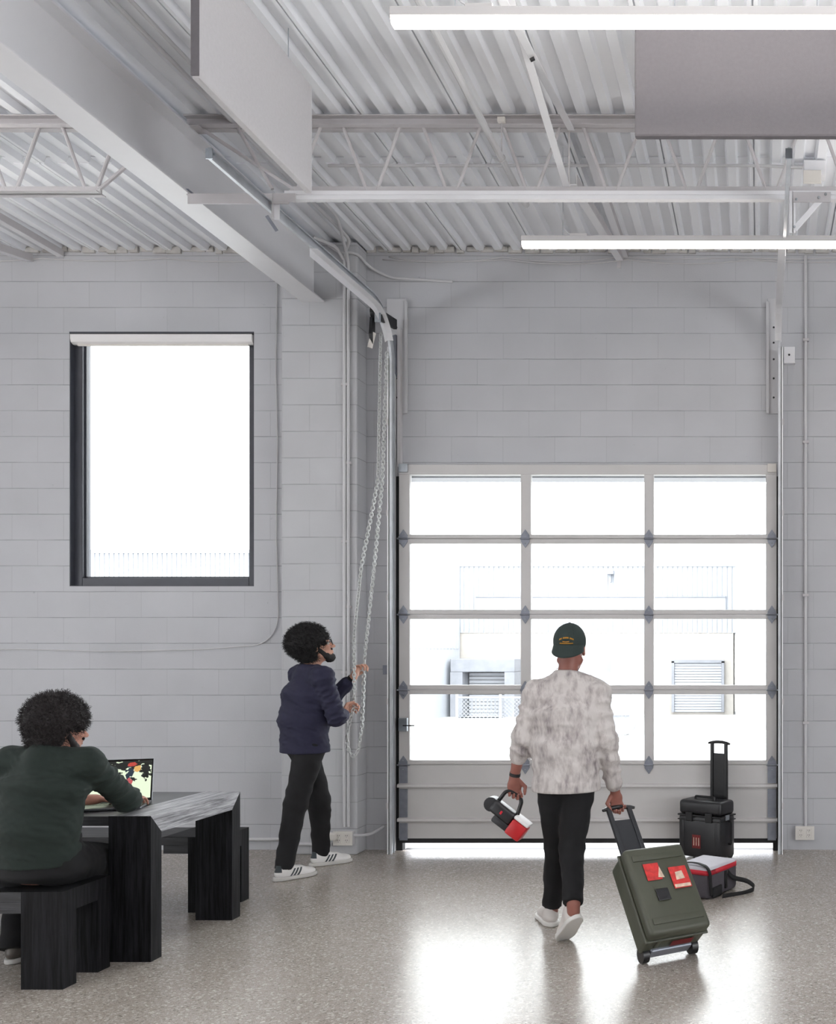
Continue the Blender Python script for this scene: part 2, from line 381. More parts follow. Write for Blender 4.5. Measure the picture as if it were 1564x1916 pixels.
m = MB(); m.box(ex(892), ex(1358), Y1-.12, Y1-.02, ez(1146), ez(1118), .01); m.build('window_strip', M_extdoor, bl)
m = MB(); m.box(ex(892), ex(1358), Y1-.16, Y1-.03, ez(1118), ez(1115)); m.build('window_lintel', M_extdark, bl)
m = MB(); z0 = ez(1332); z1 = ez(1240); k = 0
while z0+k*.09 < z1: m.box(ex(1262), ex(1350), Y1-.08, Y1-.02, z0+k*.09, z0+k*.09+.08, .012); k += 1
m.build('roll_up_door', M_extdoor, bl)
m = MB(); m.box(ex(1257), ex(1262), Y1-.14, Y1, z0, z1+.05); m.box(ex(1350), ex(1355), Y1-.14, Y1, z0, z1+.05); m.box(ex(1257), ex(1355), Y1-.14, Y1, z1, z1+.09); m.build('door_surround', M_extdark, bl)
m = MB(); m.box(ex(1138), ex(1150), Y1-.35, Y1-.05, ez(1076), ez(1068), .02); m.box(ex(1142), ex(1145), Y1-.2, Y1-.04, ez(1090), ez(1076)); m.build('wall_lamp', M_extdark, bl)
# dock shelter with curtain
ds = thing('dock_shelter', 'grey canvas loading dock shelter on the far brick wall, left of the walking man', 'dock shelter', (ex(918), Y1-1.0, -.6))
m = MB(); m.box(ex(862), ex(978), Y1-1.1, Y1-.01, ez(1256), ez(1232), .03); m.box(ex(862), ex(884), Y1-1.1, Y1-.01, -.6, ez(1256)); m.box(ex(960), ex(978), Y1-1.1, Y1-.01, -.6, ez(1256)); m.build('canvas_hood', M_extdark, ds)
m = MB(); k = 0
while ez(1345)+k*.12 < ez(1258): m.box(ex(886), ex(958), Y1-.5, Y1-.42, ez(1345)+k*.12, ez(1345)+k*.12+.105, .01); k += 1
m.build('dock_door', M_extdoor, ds)
m = MB(); m.box(ex(880), ex(962), Y1-1.6, Y1-1.1, -.6, ez(1338), .02); m.build('dock_leveller', M_extdark, ds)
# left wing, right wing
wl = thing('warehouse_wing', 'white ribbed warehouse wing coming forward on the left of the yard', 'building', (ex(700, 27), 27, -.6))
m = MB(); YW0 = 23.0
xw = ex(862, Y1)
m.prism([(xw, Y1-.1, -.6), (xw, Y1-.1, ez(1055)), (xw-1.4, YW0, ez(1031, YW0)), (xw-1.4, YW0, -.6)], (-6, 0, 0)); m.build('wing_wall', M_metal_w, wl)
m = MB(); 
for k in range(40):
    t = k/40; y = YW0+(Y1-.1-YW0)*t; x = xw-1.4+1.4*t; m.box(x, x+.05, y, y+.1, 1.6, 3.8+.5*t)
m.build('wing_ribs', M_metal_w, wl)
m = MB(); x = xw-7.3; zt_ = ez(1031, YW0)
while x < xw-1.45: m.box(x, x+.075, YW0-.035, YW0, -.6, zt_-.03); x += .115
m.box(xw-7.4, xw-1.35, YW0-.08, YW0, zt_-.05, zt_+.03); m.build('end_ribs', M_metal_w, wl)
wr = thing('neighbouring_building', 'tall pale ribbed building at the right edge of the yard', 'building', (ex(1420, 26), 26, -.6))
m = MB(); m.box(ex(1376, 26), ex(1376, 26)+9, 26, 34, -.6, ez(905, 26)); m.build('side_wall', M_metal_w, wr)
m = MB(); x = ex(1376, 26)+.05
while x < ex(1376, 26)+3: m.box(x, x+.10, 25.95, 26, -.6, ez(905, 26)-.1); x += .2
m.build('wall_ribs', M_metal_w, wr)
# lorry behind the fence
tr = thing('box_truck', 'white box truck parked in the yard behind the walking man', 'truck', (ex(1100, 25), 25, -.6))
m = MB(); m.box(ex(985, 24), ex(1085, 24), 24, 29, .0, ez(1232, 24), .05); m.build('cargo_box', M_extdoor, tr)
m = MB(); m.box(ex(1087, 24), ex(1180, 24), 24.2, 26.5, -.1, ez(1262, 24), .12); m.build('cab', M_metal_w, tr)
m = MB(); 
for k in range(7): m.box(ex(1090, 24), ex(1116, 24), 24.12, 24.2, ez(1272, 24)-k*.075, ez(1272, 24)-k*.075+.03)
m.build('grille', M_extdark, tr)
m = MB(); m.box(ex(1122, 24), ex(1136, 24), 24.15, 24.2, ez(1290, 24), ez(1262, 24), .02); m.build('windscreen', pm('blue_glass', (170, 190, 215), .2), tr)
for px in (1010, 1160):
    c = Vector((ex(px, 24), 24.35, -.25)); m = MB(); m.tube([c, c+Vector((0, .25, 0))], .35, 20); m.build('wheel', M_extdark, tr)
# chain-link fence
cf = thing('chain_link_fence', 'chain-link fence crossing the yard outside the glazed door', 'fence', (ex(1000, 21), 21, -.6))
m = MB(); FY = 21.0; fx0, fx1, fz0, fz1 = ex(855, FY), ex(1180, FY), ez(1395, FY), ez(1305, FY)
n = 0; stp = .085; H = fz1-fz0; x = fx0-H
while x < fx1:
    a0 = max(x, fx0); a1 = min(x+H, fx1)
    if a1 > a0:
        m.bar((a0, FY, fz0+(a0-x)), (a1, FY, fz0+(a1-x)), .008, .008); m.bar((a0, FY+.008, fz1-(a0-x)), (a1, FY+.008, fz1-(a1-x)), .008, .008)
    x += stp
m.build('wire_mesh', M_extdark, cf)
for k in range(5):
    x = fx0+(fx1-fx0)*k/4; MB().tube([(x, FY, -.6), (x, FY, fz1+.1)], .03, 8).build('fence_post', M_extdark, cf)
MB().tube([(fx0, FY, fz1), (fx1, FY, fz1)], .02, 8).build('top_rail', M_extdark, cf)

# ------------------------------------------------------------------ sectional garage door
DYf, DYb = 7.49, 7.54; SD = F/DYf
def gx(px): return (px-1419)/SD
def gz(py): return CAMZ+(1215-py)/SD
gd = thing('door_1', None, None, ((gx(745)+gx(1455))/2, 7.51, .0), kind='structure')
X0, X1 = gx(746), gx(1453)
cols = [(gx(766), gx(974)), (gx(993), gx(1205)), (gx(1223), gx(1433))]
rows = [(1008, 869, 1000, 888), (1150, 1008, 1141, 1017), (1291, 1150, 1282, 1158), (1431, 1291, 1422.5, 1299)]   # bottom, top, glass bottom, glass top
for (yb, yt, gb, gt) in rows:
    m = MB(); zb, zt, g0, g1 = gz(yb)+.001, gz(yt)-.001, gz(gb), gz(gt)
    m.box(X0, X1, DYf, DYb, zb, g0, .003); m.box(X0, X1, DYf, DYb, g1, zt, .003)
    # stepped face of rails
    m.box(X0, X1, DYf-.006, DYf, zb+.004, g0-.014, .002)
    xs = [X0]+[v for c in cols for v in c]+[X1]
    for i in range(0, len(xs), 2): m.box(xs[i], xs[i+1], DYf+.001, DYb-.001, g0, g1, .003)
    sec = m.build('door_section', M_door, gd)
    for (a, b) in cols:
        MB().box(a-.002, b+.002, DYf+.022, DYf+.028, g0-.002, g1+.002).build('glass_pane', M_glass, sec)
# solid bottom section with two pressed ribs
m = MB(); zb, zt = gz(1569), gz(1431)-.001
m.box(X0, X1, DYf, DYb, zb, zt, .003)
for py in (1470, 1534):
    z = gz(py); m.prism([(X0-.004, DYf+.001, z+.016), (X0-.004, DYf-.024, z+.012), (X0-.004, DYf-.028, z-.004), (X0-.004, DYf-.024, z-.012), (X0-.004, DYf+.001, z-.014)], (X1-X0+.008, 0, 0))
bs = m.build('bottom_section', M_door, gd)
for (a, b) in ((gx(748), gx(763)), (gx(1436), gx(1452))):
    for (p, q) in ((1436, 1465), (1476, 1529), (1540, 1572)): MB().box(a, b, DYf-.012, DYf-.001, gz(q), gz(p), .002).build('end_stile', M_galvp, bs)
m = MB(); m.box(X0, X1, DYf+.0, DYb+.005, gz(1577.5), gz(1569), .003); m.build('bottom_seal', M_rubber, gd)
# hinges at each joint
def hinge(x, z, roller):
    m = MB(); w_, h_ = .033, .072
    for s_ in (1, -1):
        m.prism([(x-w_, DYf-.009, z+s_*.006), (x-w_, DYf-.009, z+s_*.024), (x, DYf-.009, z+s_*h_), (x+w_, DYf-.009, z+s_*.024), (x+w_, DYf-.009, z+s_*.006)], (0, .0085, 0))
    m.tube([(x-w_-.004, DYf-.014, z), (x+w_+.004, DYf-.014, z)], .008, 8)
    h = m.build('hinge', M_galvp, gd, smooth='auto')
    for dx, dz in ((0, .035), (0, -.035)): MB().ball((x+dx, DYf-.011, z+dz), .0045, n=5).build('bolt', M_galv, h)
    if roller: MB().tube([(x-.045, DYf-.016, z), (x+.055, DYf-.016, z)], .006, 8).build('roller_stem', M_galv, h, smooth='auto')
for py in (1008, 1150, 1291, 1431):
    for px, rl in ((755, 1), (983, 0), (1214, 0), (1444, 1)): hinge(gx(px), gz(py), rl)
for px in (755, 1444):
    MB().box(gx(px)-.035, gx(px)+.035, DYf-.016, DYf-.001, gz(884), gz(868), .003).build('top_roller_bracket', M_plastic if px > 1000 else M_galv, gd)
lk = MB().box(gx(748), gx(764), DYf-.03, DYf-.001, gz(1368), gz(1343), .003).build('slide_bolt', M_galv, gd)
MB().bar((gx(757), DYf-.035, gz(1357)), (gx(778), DYf-.035, gz(1357)), .012, .008).build('bolt_handle', M_dark, lk)
# threshold grille outside the raised door
m = MB(); m.box(DX0, DX1, WY+.02, WY+.10, -.035, -.004, .003)
x = DX0+.02
while x < DX1: m.box(x, x+.018, WY+.11, WY+.13, -.03, -.012); x += .032
m.build('trim_2', M_dark, kind='structure')
MB().box(DX0, DX1, WY+.002, WY+WT+.004, DZ1-.006, DZ1+.05).build('trim_4', M_lintelshade, kind='structure')  # dark band put in for the shaded underside of the opening
# weather strip along the opening
m = MB(); m.box(-2.850, DX0+.012, WY-.03, WY+.03, 0, 2.93); m.box(DX1-.012, .168, WY-.03, WY+.03, 0, 2.93); m.build('trim_3', M_rubber, kind='structure')

# ------------------------------------------------------------------ door tracks
def door_track(X, side, label, px_end):
    t = thing('door_track', label, 'door track', (X, 7.50, 0), 'garage door tracks')
    yv, zc = 7.42, 4.16
    R = .38; Xv = X+(.034 if side > 0 else 0)
    path = [Vector((Xv, yv, .0)), Vector((Xv, yv, zc-R))]
    for k in range(1, 11):
        a = k/10*math.pi/2; path.append(Vector((Xv, yv-R*(1-math.cos(a)), zc-R+R*math.sin(a))))
    path.append(Vector((X, 5.01, zc)))
    def sweep(m, path, prof):
        # profile (u toward the room/down, v sideways toward the door) swept along the path
        rings = []
        for i, p in enumerate(path):
            d = (path[min(i+1, len(path)-1)]-path[max(i-1, 0)]).normalized()
            n = Vector((1, 0, 0)).cross(d)      # in-plane normal
            rings.append([m.bm.verts.new(p+n*u+Vector((v, 0, 0))) for u, v in prof])
        for a, b in zip(rings, rings[1:]):
            for j in range(len(prof)-1): m.bm.faces.new((a[j], a[j+1], b[j+1], b[j]))
    s = side      # +1: channel opens toward +X
    m = MB()
    prof = [(.028, .014*s), (.03, .034*s), (.030, 0), (-.030, 0), (-.030, .034*s), (-.026, .014*s)]
    sweep(m, path, [(.022, .018*s), (.030, .017*s), (.030, 0), (-.030, 0), (-.030, .017*s), (-.022, .018*s)])
    o = m.build('rail', M_track, t)
    so = o.modifiers.new('solid', 'SOLIDIFY'); so.thickness = .0025; so.offset = 0
    # painted reinforcing angle on the first half of the curve
    m = MB(); yb = 6.15
    m.box(X-.004*s-.002, X-.004*s+.002, yb, 7.12, zc-.075, zc-.031) if False else None
    z = zc
    pth = [p for p in path if p.z > 3.93][:-1]+[Vector((X+(Xv-X)*.5, 6.12, zc))]
    sweep(m, pth, [(.034, .045*s), (.034, -.004*s), (.085, -.004*s)])
    o = m.build('reinforcing_angle', M_steel, t); so = o.modifiers.new('solid', 'SOLIDIFY'); so.thickness = .004
    # upright jamb angle
    m = MB(); m.box(Xv-.018 if s > 0 else X+.004, Xv-.004 if s > 0 else X+.018, yv-.03, yv-.026, 0, 3.9); m.box(Xv-.006*s-.002, Xv-.006*s+.002, yv-.03, WY-.002, 0.0, 3.9)
    m.build('jamb_angle', M_steel, t)
    MB().box(X-.006 if s > 0 else X-.030, X+.030 if s > 0 else X+.006, 5.0, 5.006, zc-.034, zc+.02).build('end_plate', M_galv, t)
    MB().tube([(X-.012, 5.02, zc), (X+.03*s, 5.02, zc)], .007, 8).build('stop_bolt', M_galv, t, smooth='auto')
    for z in (.35, 1.15, 1.95, 2.6, 3.3): MB().box(min(Xv-.014*s, Xv-.026*s), max(Xv-.014*s, Xv-.026*s), yv-.034, yv-.028, z, z+.045).build('wall_bracket', M_steel2, t)
    return t
XT = (737-1419)/238.
TL = door_track(-2.868, 1, 'left garage door track running up beside the pull chains and back over the room', 0)
TR = door_track(.170, -1, 'right garage door track rising past the small wall box and back over the room', 0)

# painted steel pads and flat plates on the wall above the door
for (a, b, lab) in ((722, 759, 'painted steel mounting plate on the wall behind the chain hoist'), (1436, 1459, 'painted steel mounting plate on the wall beside the right track')):
    x0, x1 = (a-1419)/239., (b-1419)/239.
    t = thing('mounting_plate', lab, 'plate', ((x0+x1)/2, WY-.02, 3.42), 'steel plates above the garage door')
    MB().box(x0, x1, WY-.018, WY-.001, 3.424, 4.327, .003).build('plate', M_plate, t)
    e = x1 if a < 1000 else x0
    MB().box(e-.012, e+.012, WY-.035, WY-.018, 3.424, 4.30, .002).build('edge_angle', M_plate, t)
    for z in (3.55, 3.7, 3.85, 3.98, 4.1): MB().tube([((x0+x1)/2, WY-.021, z), ((x0+x1)/2, WY-.0175, z)], .008, 8).build('bolt', M_dark, t)
# perforated angle left of centre
m = MB(); m.box((742-1419)/240., (748-1419)/240., WY-.05, WY-.004, 3.0, 4.08); o = m.build('upright_angle', M_steel2); tag(o, 'slim painted upright angle standing above the left end of the door', 'angle iron')

# chain hoist
ch = thing('chain_hoist', 'black and grey chain hoist gearbox at the top of the left track', 'hoist', (-2.84, 7.45, 3.95))
MB().prism([(-2.842, 7.2, 4.115), (-2.842, 7.2, 4.03), (-2.842, 7.50, 4.07), (-2.842, 7.50, 4.145)], (.024, 0, 0)).build('gearbox_guard', M_dark, ch)
MB().box(-2.868, -2.822, 7.185, 7.20, 4.02, 4.12, .002).build('bearing_plate', M_galv, ch)
MB().tube([(-2.90, 7.22, 4.10), (-2.872, 7.22, 4.10)], .045, 20).build('chain_wheel', M_dark, ch, smooth='auto')
MB().prism([(-2.905, 7.19, 4.06), (-2.905, 7.17, 3.93), (-2.905, 7.20, 3.86), (-2.905, 7.24, 3.92), (-2.905, 7.24, 4.06)], (.02, 0, 0)).build('wheel_guard', M_dark, ch)
MB().bar((-2.885, 7.21, 3.95), (-2.905, 7.19, 3.83), .012, .035).build('tension_arm', M_plastic, ch)
MB().prism([(-2.838, 7.5, 4.03), (-2.838, 7.42, 3.99), (-2.838, 7.46, 3.78), (-2.838, 7.54, 3.70), (-2.838, 7.54, 4.03)], (.012, 0, 0)).build('flag_bracket', M_galvp, ch)

# looped pull chain
def chain_mesh(path, pitch=.026):
    m = MB(); P = [Vector(p) for p in path]
    seg = [(b-a).length for a, b in zip(P, P[1:])]; tot = sum(seg); n = int(tot/pitch)
    for i in range(n):
        d = i*pitch; k = 0
        while k < len(seg)-1 and d > seg[k]: d -= seg[k]; k += 1
        p = P[k]+(P[k+1]-P[k])*(d/seg[k]); dr = (P[k+1]-P[k]).normalized()
        q = dr.to_track_quat('X', 'Z').to_matrix()
        rot = Matrix.Rotation(math.pi/2*(i % 2)+.4, 3, 'X')
        m.torus(p, .0118, .0042, (q@rot), n=8, m=4, sx=1.65)
    return m
LH = Vector((-2.878, 7.02, 1.462)); RH = Vector((-2.885, 6.865, 1.175))
A0 = at(712, 628, 7.27); B0 = at(724, 650, 7.27)
left = [A0, at(707, 900, 7.2), at(676, 1060, 7.10), at(662, 1190, 7.0), RH+Vector((0, 0, .12)), RH, at(647, 1380, 6.87), at(652, 1405, 6.88), at(661, 1417, 6.9)]
right = [at(661, 1417, 6.9), at(670, 1405, 6.92), at(677, 1360, 6.95), LH+Vector((0, 0, -.05)), LH+Vector((.004, 0, .06)), at(700, 1060, 7.1), at(715, 900, 7.2), B0]
pc = chain_mesh(arc(left[:-1]+right, 4, .05)).build('pull_chain', M_chain, smooth=True)
tag(pc, 'looped galvanised pull chain hanging from the hoist into the hands of the man in navy', 'chain')

# ------------------------------------------------------------------ roof beam and joists
bt = thing('roof_beam', 'deep white steel I-beam running from the pilaster over the room', 'beam', (-3.41, 7.37, 4.24))
MB().box(-3.50, -3.324, BY+.1, PY, 4.236, 4.248, .002).build('bottom_flange', M_steel, bt)
MB().box(-3.416, -3.408, BY+.1, PY, 4.248, 4.628).build('web', M_steel, bt)
MB().box(-3.50, -3.328, BY+.1, PY, 4.628, 4.640, .002).build('top_flange', M_steel, bt)
def joist(Y, x0, x1, label, leftside, name='bar_joist'):
    zt, zb = 4.7095, 4.262
    t = thing(name, label, 'joist', ((x0+x1)/2, Y, zb), 'open web steel joists under the roof deck')
    m = MB()
    for s in (-1, 1):
        m.box(x0, x1, Y+s*.006 if s > 0 else Y-.045, Y+.045 if s > 0 else Y-.006, zt-.006, zt); m.box(x0, x1, Y+s*.006-.003, Y+s*.006+.003, zt-.055, zt-.004)
        m.box(x0, x1, Y-.045 if s < 0 else Y+.006, Y-.006 if s < 0 else Y+.045, zt-.058, zt-.053)
    m.build('top_chord', M_steel2, t)
    m = MB(); xa, xb = (x0, x1-.38) if leftside else (x0+.62, x1)
    for s in (-1, 1):
        m.box(xa, xb, Y+(.004 if s > 0 else -.042), Y+(.042 if s > 0 else -.004), zb, zb+.006); m.box(xa, xb, Y+s*.006-.003, Y+s*.006+.003, zb, zb+.042)
    m.build('bottom_chord', M_steel2, t)
    m = MB(); P = .472; off = -.395 if not leftside else -3.94
    k = math.floor((xa-off)/P)
    x = off+k*P
    while x < xb+P:
        for (b0, t0) in ((x-.03, x-.03-.145), (x+.03, x+.03+.145)):
            if xa-.02 <= b0 <= xb+.02 and x0 < t0 < x1: m.tube([(b0, Y, zb+.02), (t0, Y, zt-.03)], .0105, 8)
        x += P
    if leftside: m.tube([(xb-.02, Y, zb+.02), (x1-.02, Y, zt-.10)], .0105, 8)
    else: m.tube([(xa+.02, Y, zb+.02), (x0+.05, Y, zt-.04)], .0105, 8); m.tube([(xa-.12, Y, zb+.03), (x0+.30, Y, zt-.06)], .0105, 8)
    m.build('web_bars', M_steel2, t, smooth='auto')
    MB().box((x1-.09) if leftside else x0, x1 if leftside else x0+.09, Y-.045, Y+.045, 4.641, 4.648).build('bearing_seat', M_steel2, t)
    return t
joist(5.68, -3.37, RX, 'open web joist crossing above the garage door tracks, right of the white beam', False)
joist(5.68, LX, -3.50, 'open web joist ending on the left side of the white beam', True)
# support strut and angle under the joist
st = thing('support_strut', 'white slotted strut channel fixed under the joist, carrying both door tracks', 'strut', (-1, 5.64, 4.20))
m = MB(); xa, xb = -2.77, 1.6
m.box(xa, xb, 5.62, 5.66, 4.233, 4.255); m.box(xa, xb, 5.625, 5.655, 4.226, 4.233); m.box(xa, xb, 5.62, 5.66, 4.205, 4.226); m.build('strut_channel', M_steel, st)
MB().box(-2.84, -2.70, 5.61, 5.616, 4.185, 4.235).build('splice_plate', M_steel2, st)
ga = thing('angle_brace', 'grey steel angle running from the white beam to the strut above the left track', 'brace', (-3.0, 5.65, 4.19))
MB().box(-3.33, -2.74, 5.612, 5.618, 4.175, 4.235).build('angle', M_steel2, ga)
MB().box(-3.34, -2.74, 5.618, 5.66, 4.229, 4.235).build('angle_leg', M_steel2, ga)
MB().box(-3.42, -3.32, 5.60, 5.68, 4.249, 4.257).build('beam_clamp', M_galvp, ga)
def hanger(X, s, label):
    t = thing('track_hanger', label, 'bracket', (X, 5.62, 4.0), 'hangers holding the door tracks')
    MB().box(X-.02, X+.016, 5.60, 5.605, 4.0, 4.24).build('upright', M_steel, t)
    MB().box(X-.002, X+.002, 5.60, 5.64, 4.0, 4.24).build('upright_leg', M_steel2, t)
    b = MB().bar((X+.01*s, 5.60, 4.02), (X+.17*s, 5.60, 4.20), .006, .032, up=(0, 0, 1)).build('diagonal_brace', M_steel, t)
    MB().box(min(X, X+.22*s), max(X, X+.22*s), 5.592, 5.598, 4.175, 4.235, .001).build('top_plate', M_steel2, t)
    for dx, dz in ((.02, 4.19), (.15, 4.20), (.19, 4.22), (.008, 4.03)): MB().ball((X+dx*s, 5.588, dz), .008, n=5).build('bolt', M_galv, t)
    return t
hanger(.20, 1, 'bolted triangular hanger bracket holding the right door track')
h = thing('track_hanger', 'plain angle hanger dropping from the strut to the left door track', 'bracket', (-2.82, 5.63, 4.0), 'hangers holding the door tracks')
MB().box(-2.835, -2.80, 5.625, 5.63, 4.09, 4.235).build('upright', M_steel, h)
MB().box(-2.835, -2.831, 5.60, 5.63, 4.09, 4.235).build('upright_leg', M_steel2, h)
MB().bar(at(499, 404, 5.60), at(518, 432, 5.62), .01, .018).build('diagonal_brace', M_galvp, h)

# cross bridging and braces between joists and wall
def angle_bar(name, a, b, label, cat='brace', wd=.04, group=None):
    a = Vector(a); b = Vector(b)
    t = thing(name, label, cat, a, group)
    MB().bar(a, b, wd, .005).build('flange', M_steel, t)
    d = (b-a).normalized(); r = d.cross(Vector((0, 0, 1))).normalized(); u = r.cross(d)
    MB().bar(a+r*(wd/2)+u*wd/2, b+r*(wd/2)+u*wd/2, .005, wd).build('upright_leg', M_steel2, t)
    return t
angle_bar('cross_bracing', (-1.10, 5.66, 4.63), (-1.10, 3.70, 4.29), 'white bracing angle dropping toward the camera from the joist top, above the upper light', group='bridging braces between joists')
angle_bar('cross_bracing', (-1.13, 5.66, 4.30), (-1.13, 3.70, 4.66), 'white bracing angle rising toward the camera from the joist bottom, above the upper light', group='bridging braces between joists')
angle_bar('wall_brace', (-1.105, 5.70, 4.33), (-1.09, WY-.01, 4.63), 'wide white brace from the joist bottom to the wall top, above the lower light', wd=.055, group='braces from joist to wall')
angle_bar('wall_brace', (-1.06, 5.72, 4.66), (-1.05, WY-.01, 4.655), 'grey brace lying just under the deck from joist to wall beside the wide white one', wd=.05, group='braces from joist to wall')
angle_bar('wall_brace', (-5.72, 5.70, 4.33), (-5.72, WY-.01, 4.62), 'white brace meeting the wall top in the far upper left, above the window', wd=.055, group='braces from joist to wall')
angle_bar('wall_brace', (-5.50, 5.9, 4.69), (-5.48, WY-.01, 4.66), 'brace hugging the deck in the far upper left above the window', wd=.05, group='braces from joist to wall')
m = MB(); m.box(-1.11, -1.08, WY-.01, WY+.0, 4.57, 4.64); o = m.build('brace_anchor', M_steel2); tag(o, 'small anchor clip where the wide white brace meets the wall', 'clip')
MB().tube([(-1.12, 5.69, 4.30), (-1.12, 5.69, 4.66)], .006, 6).build('hanger_rod', M_steel2).update_tag()
tag(bpy.data.objects['hanger_rod'], 'thin rod between the joist chords beside the cross bracing', 'rod')
MB().tube([(-1.11, 4.68, 4.44), (-1.09, 4.68, 4.45)], .009, 8).build('bracing_bolt', M_dark)
tag(bpy.data.objects['bracing_bolt'], 'bolt where the two bracing angles cross above the upper light', 'bolt')

# ------------------------------------------------------------------ conduits, boxes and cables
def conduit(name, pts, r, label, cat='conduit', mat=None, rad=.08, group=None, clips=()):
    p0 = Vector(pts[0]); t = thing(name, label, cat, p0, group)
    MB().tube(arc(pts, 6, rad), r, 10).build('tube', mat or M_pipe, t, smooth='auto')
    for c in clips: MB().box(c[0]-r*1.9, c[0]+r*1.9, c[1]-.008 if len(c) < 4 else c[1]-.012, c[1]+r*2+.004, c[2]-.01, c[2]+.01, .002).build('pipe_clip', M_steel2, t)
    return t
conduit('ceiling_pipe', [(-1.505, 2.6, 4.45), (-1.505, 6.19, 4.45), (-1.505, 6.24, 4.46)], .020, 'fat white pipe hanging through the joist and ending above the door', 'pipe', group='pipes under the deck')
MB().tube([(-1.505, 6.20, 4.45), (-1.505, 6.245, 4.447)], .027, 14).build('pipe_cap', M_pipe, bpy.data.objects['ceiling_pipe'] if False else None) if False else None
ph = thing('pipe_hanger', 'thin rod hanger clamped to the joist holding the fat white pipe', 'hanger', (-1.50, 5.62, 4.45))
MB().tube([(-1.503, 5.63, 4.47), (-1.503, 5.63, 4.66)], .004, 6).build('rod', M_steel2, ph)
MB().box(-1.525, -1.48, 5.612, 5.64, 4.655, 4.685, .003).build('beam_clamp', M_plastic, ph)
MB().torus((-1.505, 5.63, 4.45), .0235, .003, Matrix.Rotation(math.pi/2, 3, 'X'), n=16).build('ring', M_steel2, ph)
conduit('deck_conduit', [(-3.09, 2.6, 4.675), (-3.09, 7.28, 4.675), (-3.165, 7.352, 4.60), (-3.165, 7.352, .22)], .0125, 'conduit under the deck beside the beam, turning down the pilaster to the outlet', group='conduits on the deck and pilaster', clips=[(-3.165, 7.352, 3.6), (-3.165, 7.352, 2.4), (-3.165, 7.352, 1.4)])
conduit('deck_conduit', [(-3.0, 4.2, 4.68), (-3.02, 6.9, 4.68), (-3.135, 7.355, 4.55), (-3.135, 7.355, .22)], .011, 'second conduit close to the right of the first on the pilaster', group='conduits on the deck and pilaster', clips=[(-3.135, 7.355, 3.0), (-3.135, 7.355, 1.9)])
conduit('cross_conduit', [(-2.75, 6.15, 4.668), (-.02, 6.15, 4.668), (.28, 6.15, 4.655)], .010, 'thin conduit running across under the deck behind the joist to a junction box', group='conduits on the deck and pilaster')
conduit('low_conduit', [(LX+.1, WY-.016, .085), (PX0-.02, WY-.016, .085), (PX0-.02, PY-.016, .085), (-3.26, PY-.016, .085)], .013, 'conduit running low along the left wall just above the floor')
conduit('stub_conduit', [(-3.13, 7.355, .155), (-3.02, 7.36, .15), (-2.99, 7.48, .15), (-2.93, 7.53, .19)], .011, 'short bent conduit from the outlet box around the pilaster corner')
conduit('right_conduit', [((1507-1419)/238., WY-.016, 4.66), ((1507-1419)/238., WY-.016, .19)], .0125, 'vertical conduit on the wall right of the garage door', clips=[((1507-1419)/238., WY-.03, 4.0), ((1507-1419)/238., WY-.03, 3.2), ((1507-1419)/238., WY-.03, 2.0), ((1507-1419)/238., WY-.03, 1.0)])
conduit('bundle_conduit', [(-3.28, 7.34, 4.66), (-3.2, 7.33, 4.60), (-3.06, 7.34, 4.60), (-3.04, 7.50, 4.56), (-2.9, 7.54, 4.49), (-2.4, 7.55, 4.46)], .010, 'cable curling around the pilaster corner just below the deck', rad=.12)
conduit('bundle_conduit', [(-3.33, 7.2, 4.66), (-3.2, 7.30, 4.63), (-3.17, 7.345, 4.55)], .013, 'short conduit coming off the beam to the pilaster top', rad=.1)
# sagging cables along the top of the wall
def sag(xa, xb, z, n, amp, seed, y=WY-.012):
    r = random.Random(seed); pts = []; x = xa; L_ = (xb-xa)/n
    for k in range(n):
        a_ = amp*r.uniform(.5, 1.3)
        for q in range(8):
            t = q/8; pts.append((xa+(k+t)*L_, y, z-a_*4*t*(1-t)))
    pts.append((xb, y, z)); return pts
for i, (xa, xb, z, n, lab) in enumerate([(-8.5, -3.70, 4.645, 5, 'thin painted cable sagging along the wall top above the window'), (-2.95, .9, 4.635, 4, 'thin painted cable sagging along the wall top above the garage door'), (-2.9, 2.5, 4.655, 6, 'upper painted cable following the wall top above the garage door')]):
    o = MB().tube(sag(xa, xb, z, n, .03, i), .0045, 6).build('wall_cable', M_cable, smooth=True); tag(o, lab, 'cable', 'cables on the wall')
# long cable that rounds the corner under the window
pts = [at(-200, 1214, WY-.01), at(60, 1215, WY-.01), at(200, 1219, WY-.01), at(380, 1215, WY-.01), at(470, 1208, WY-.01)]
for k in range(1, 8):
    a = math.pi/2*k/8; pts.append(at(470+50*math.sin(a), 1208-55*(1-math.cos(a)), WY-.01))
pts += [at(521, 1150, WY-.01), at(517, 1000, WY-.01), at(519, 820, WY-.01), at(516, 700, WY-.01), at(519, 500, WY-.01)]
o = MB().tube(pts, .0038, 6).build('wall_cable', M_cable, smooth=True); tag(o, 'painted cable running under the window and curving up beside the pilaster', 'cable', 'cables on the wall')
o = MB().tube([at(498, 620, WY-.008), at(497, 760, WY-.008), at(492, 1000, WY-.008)], .004, 6) ; o.bm.free()

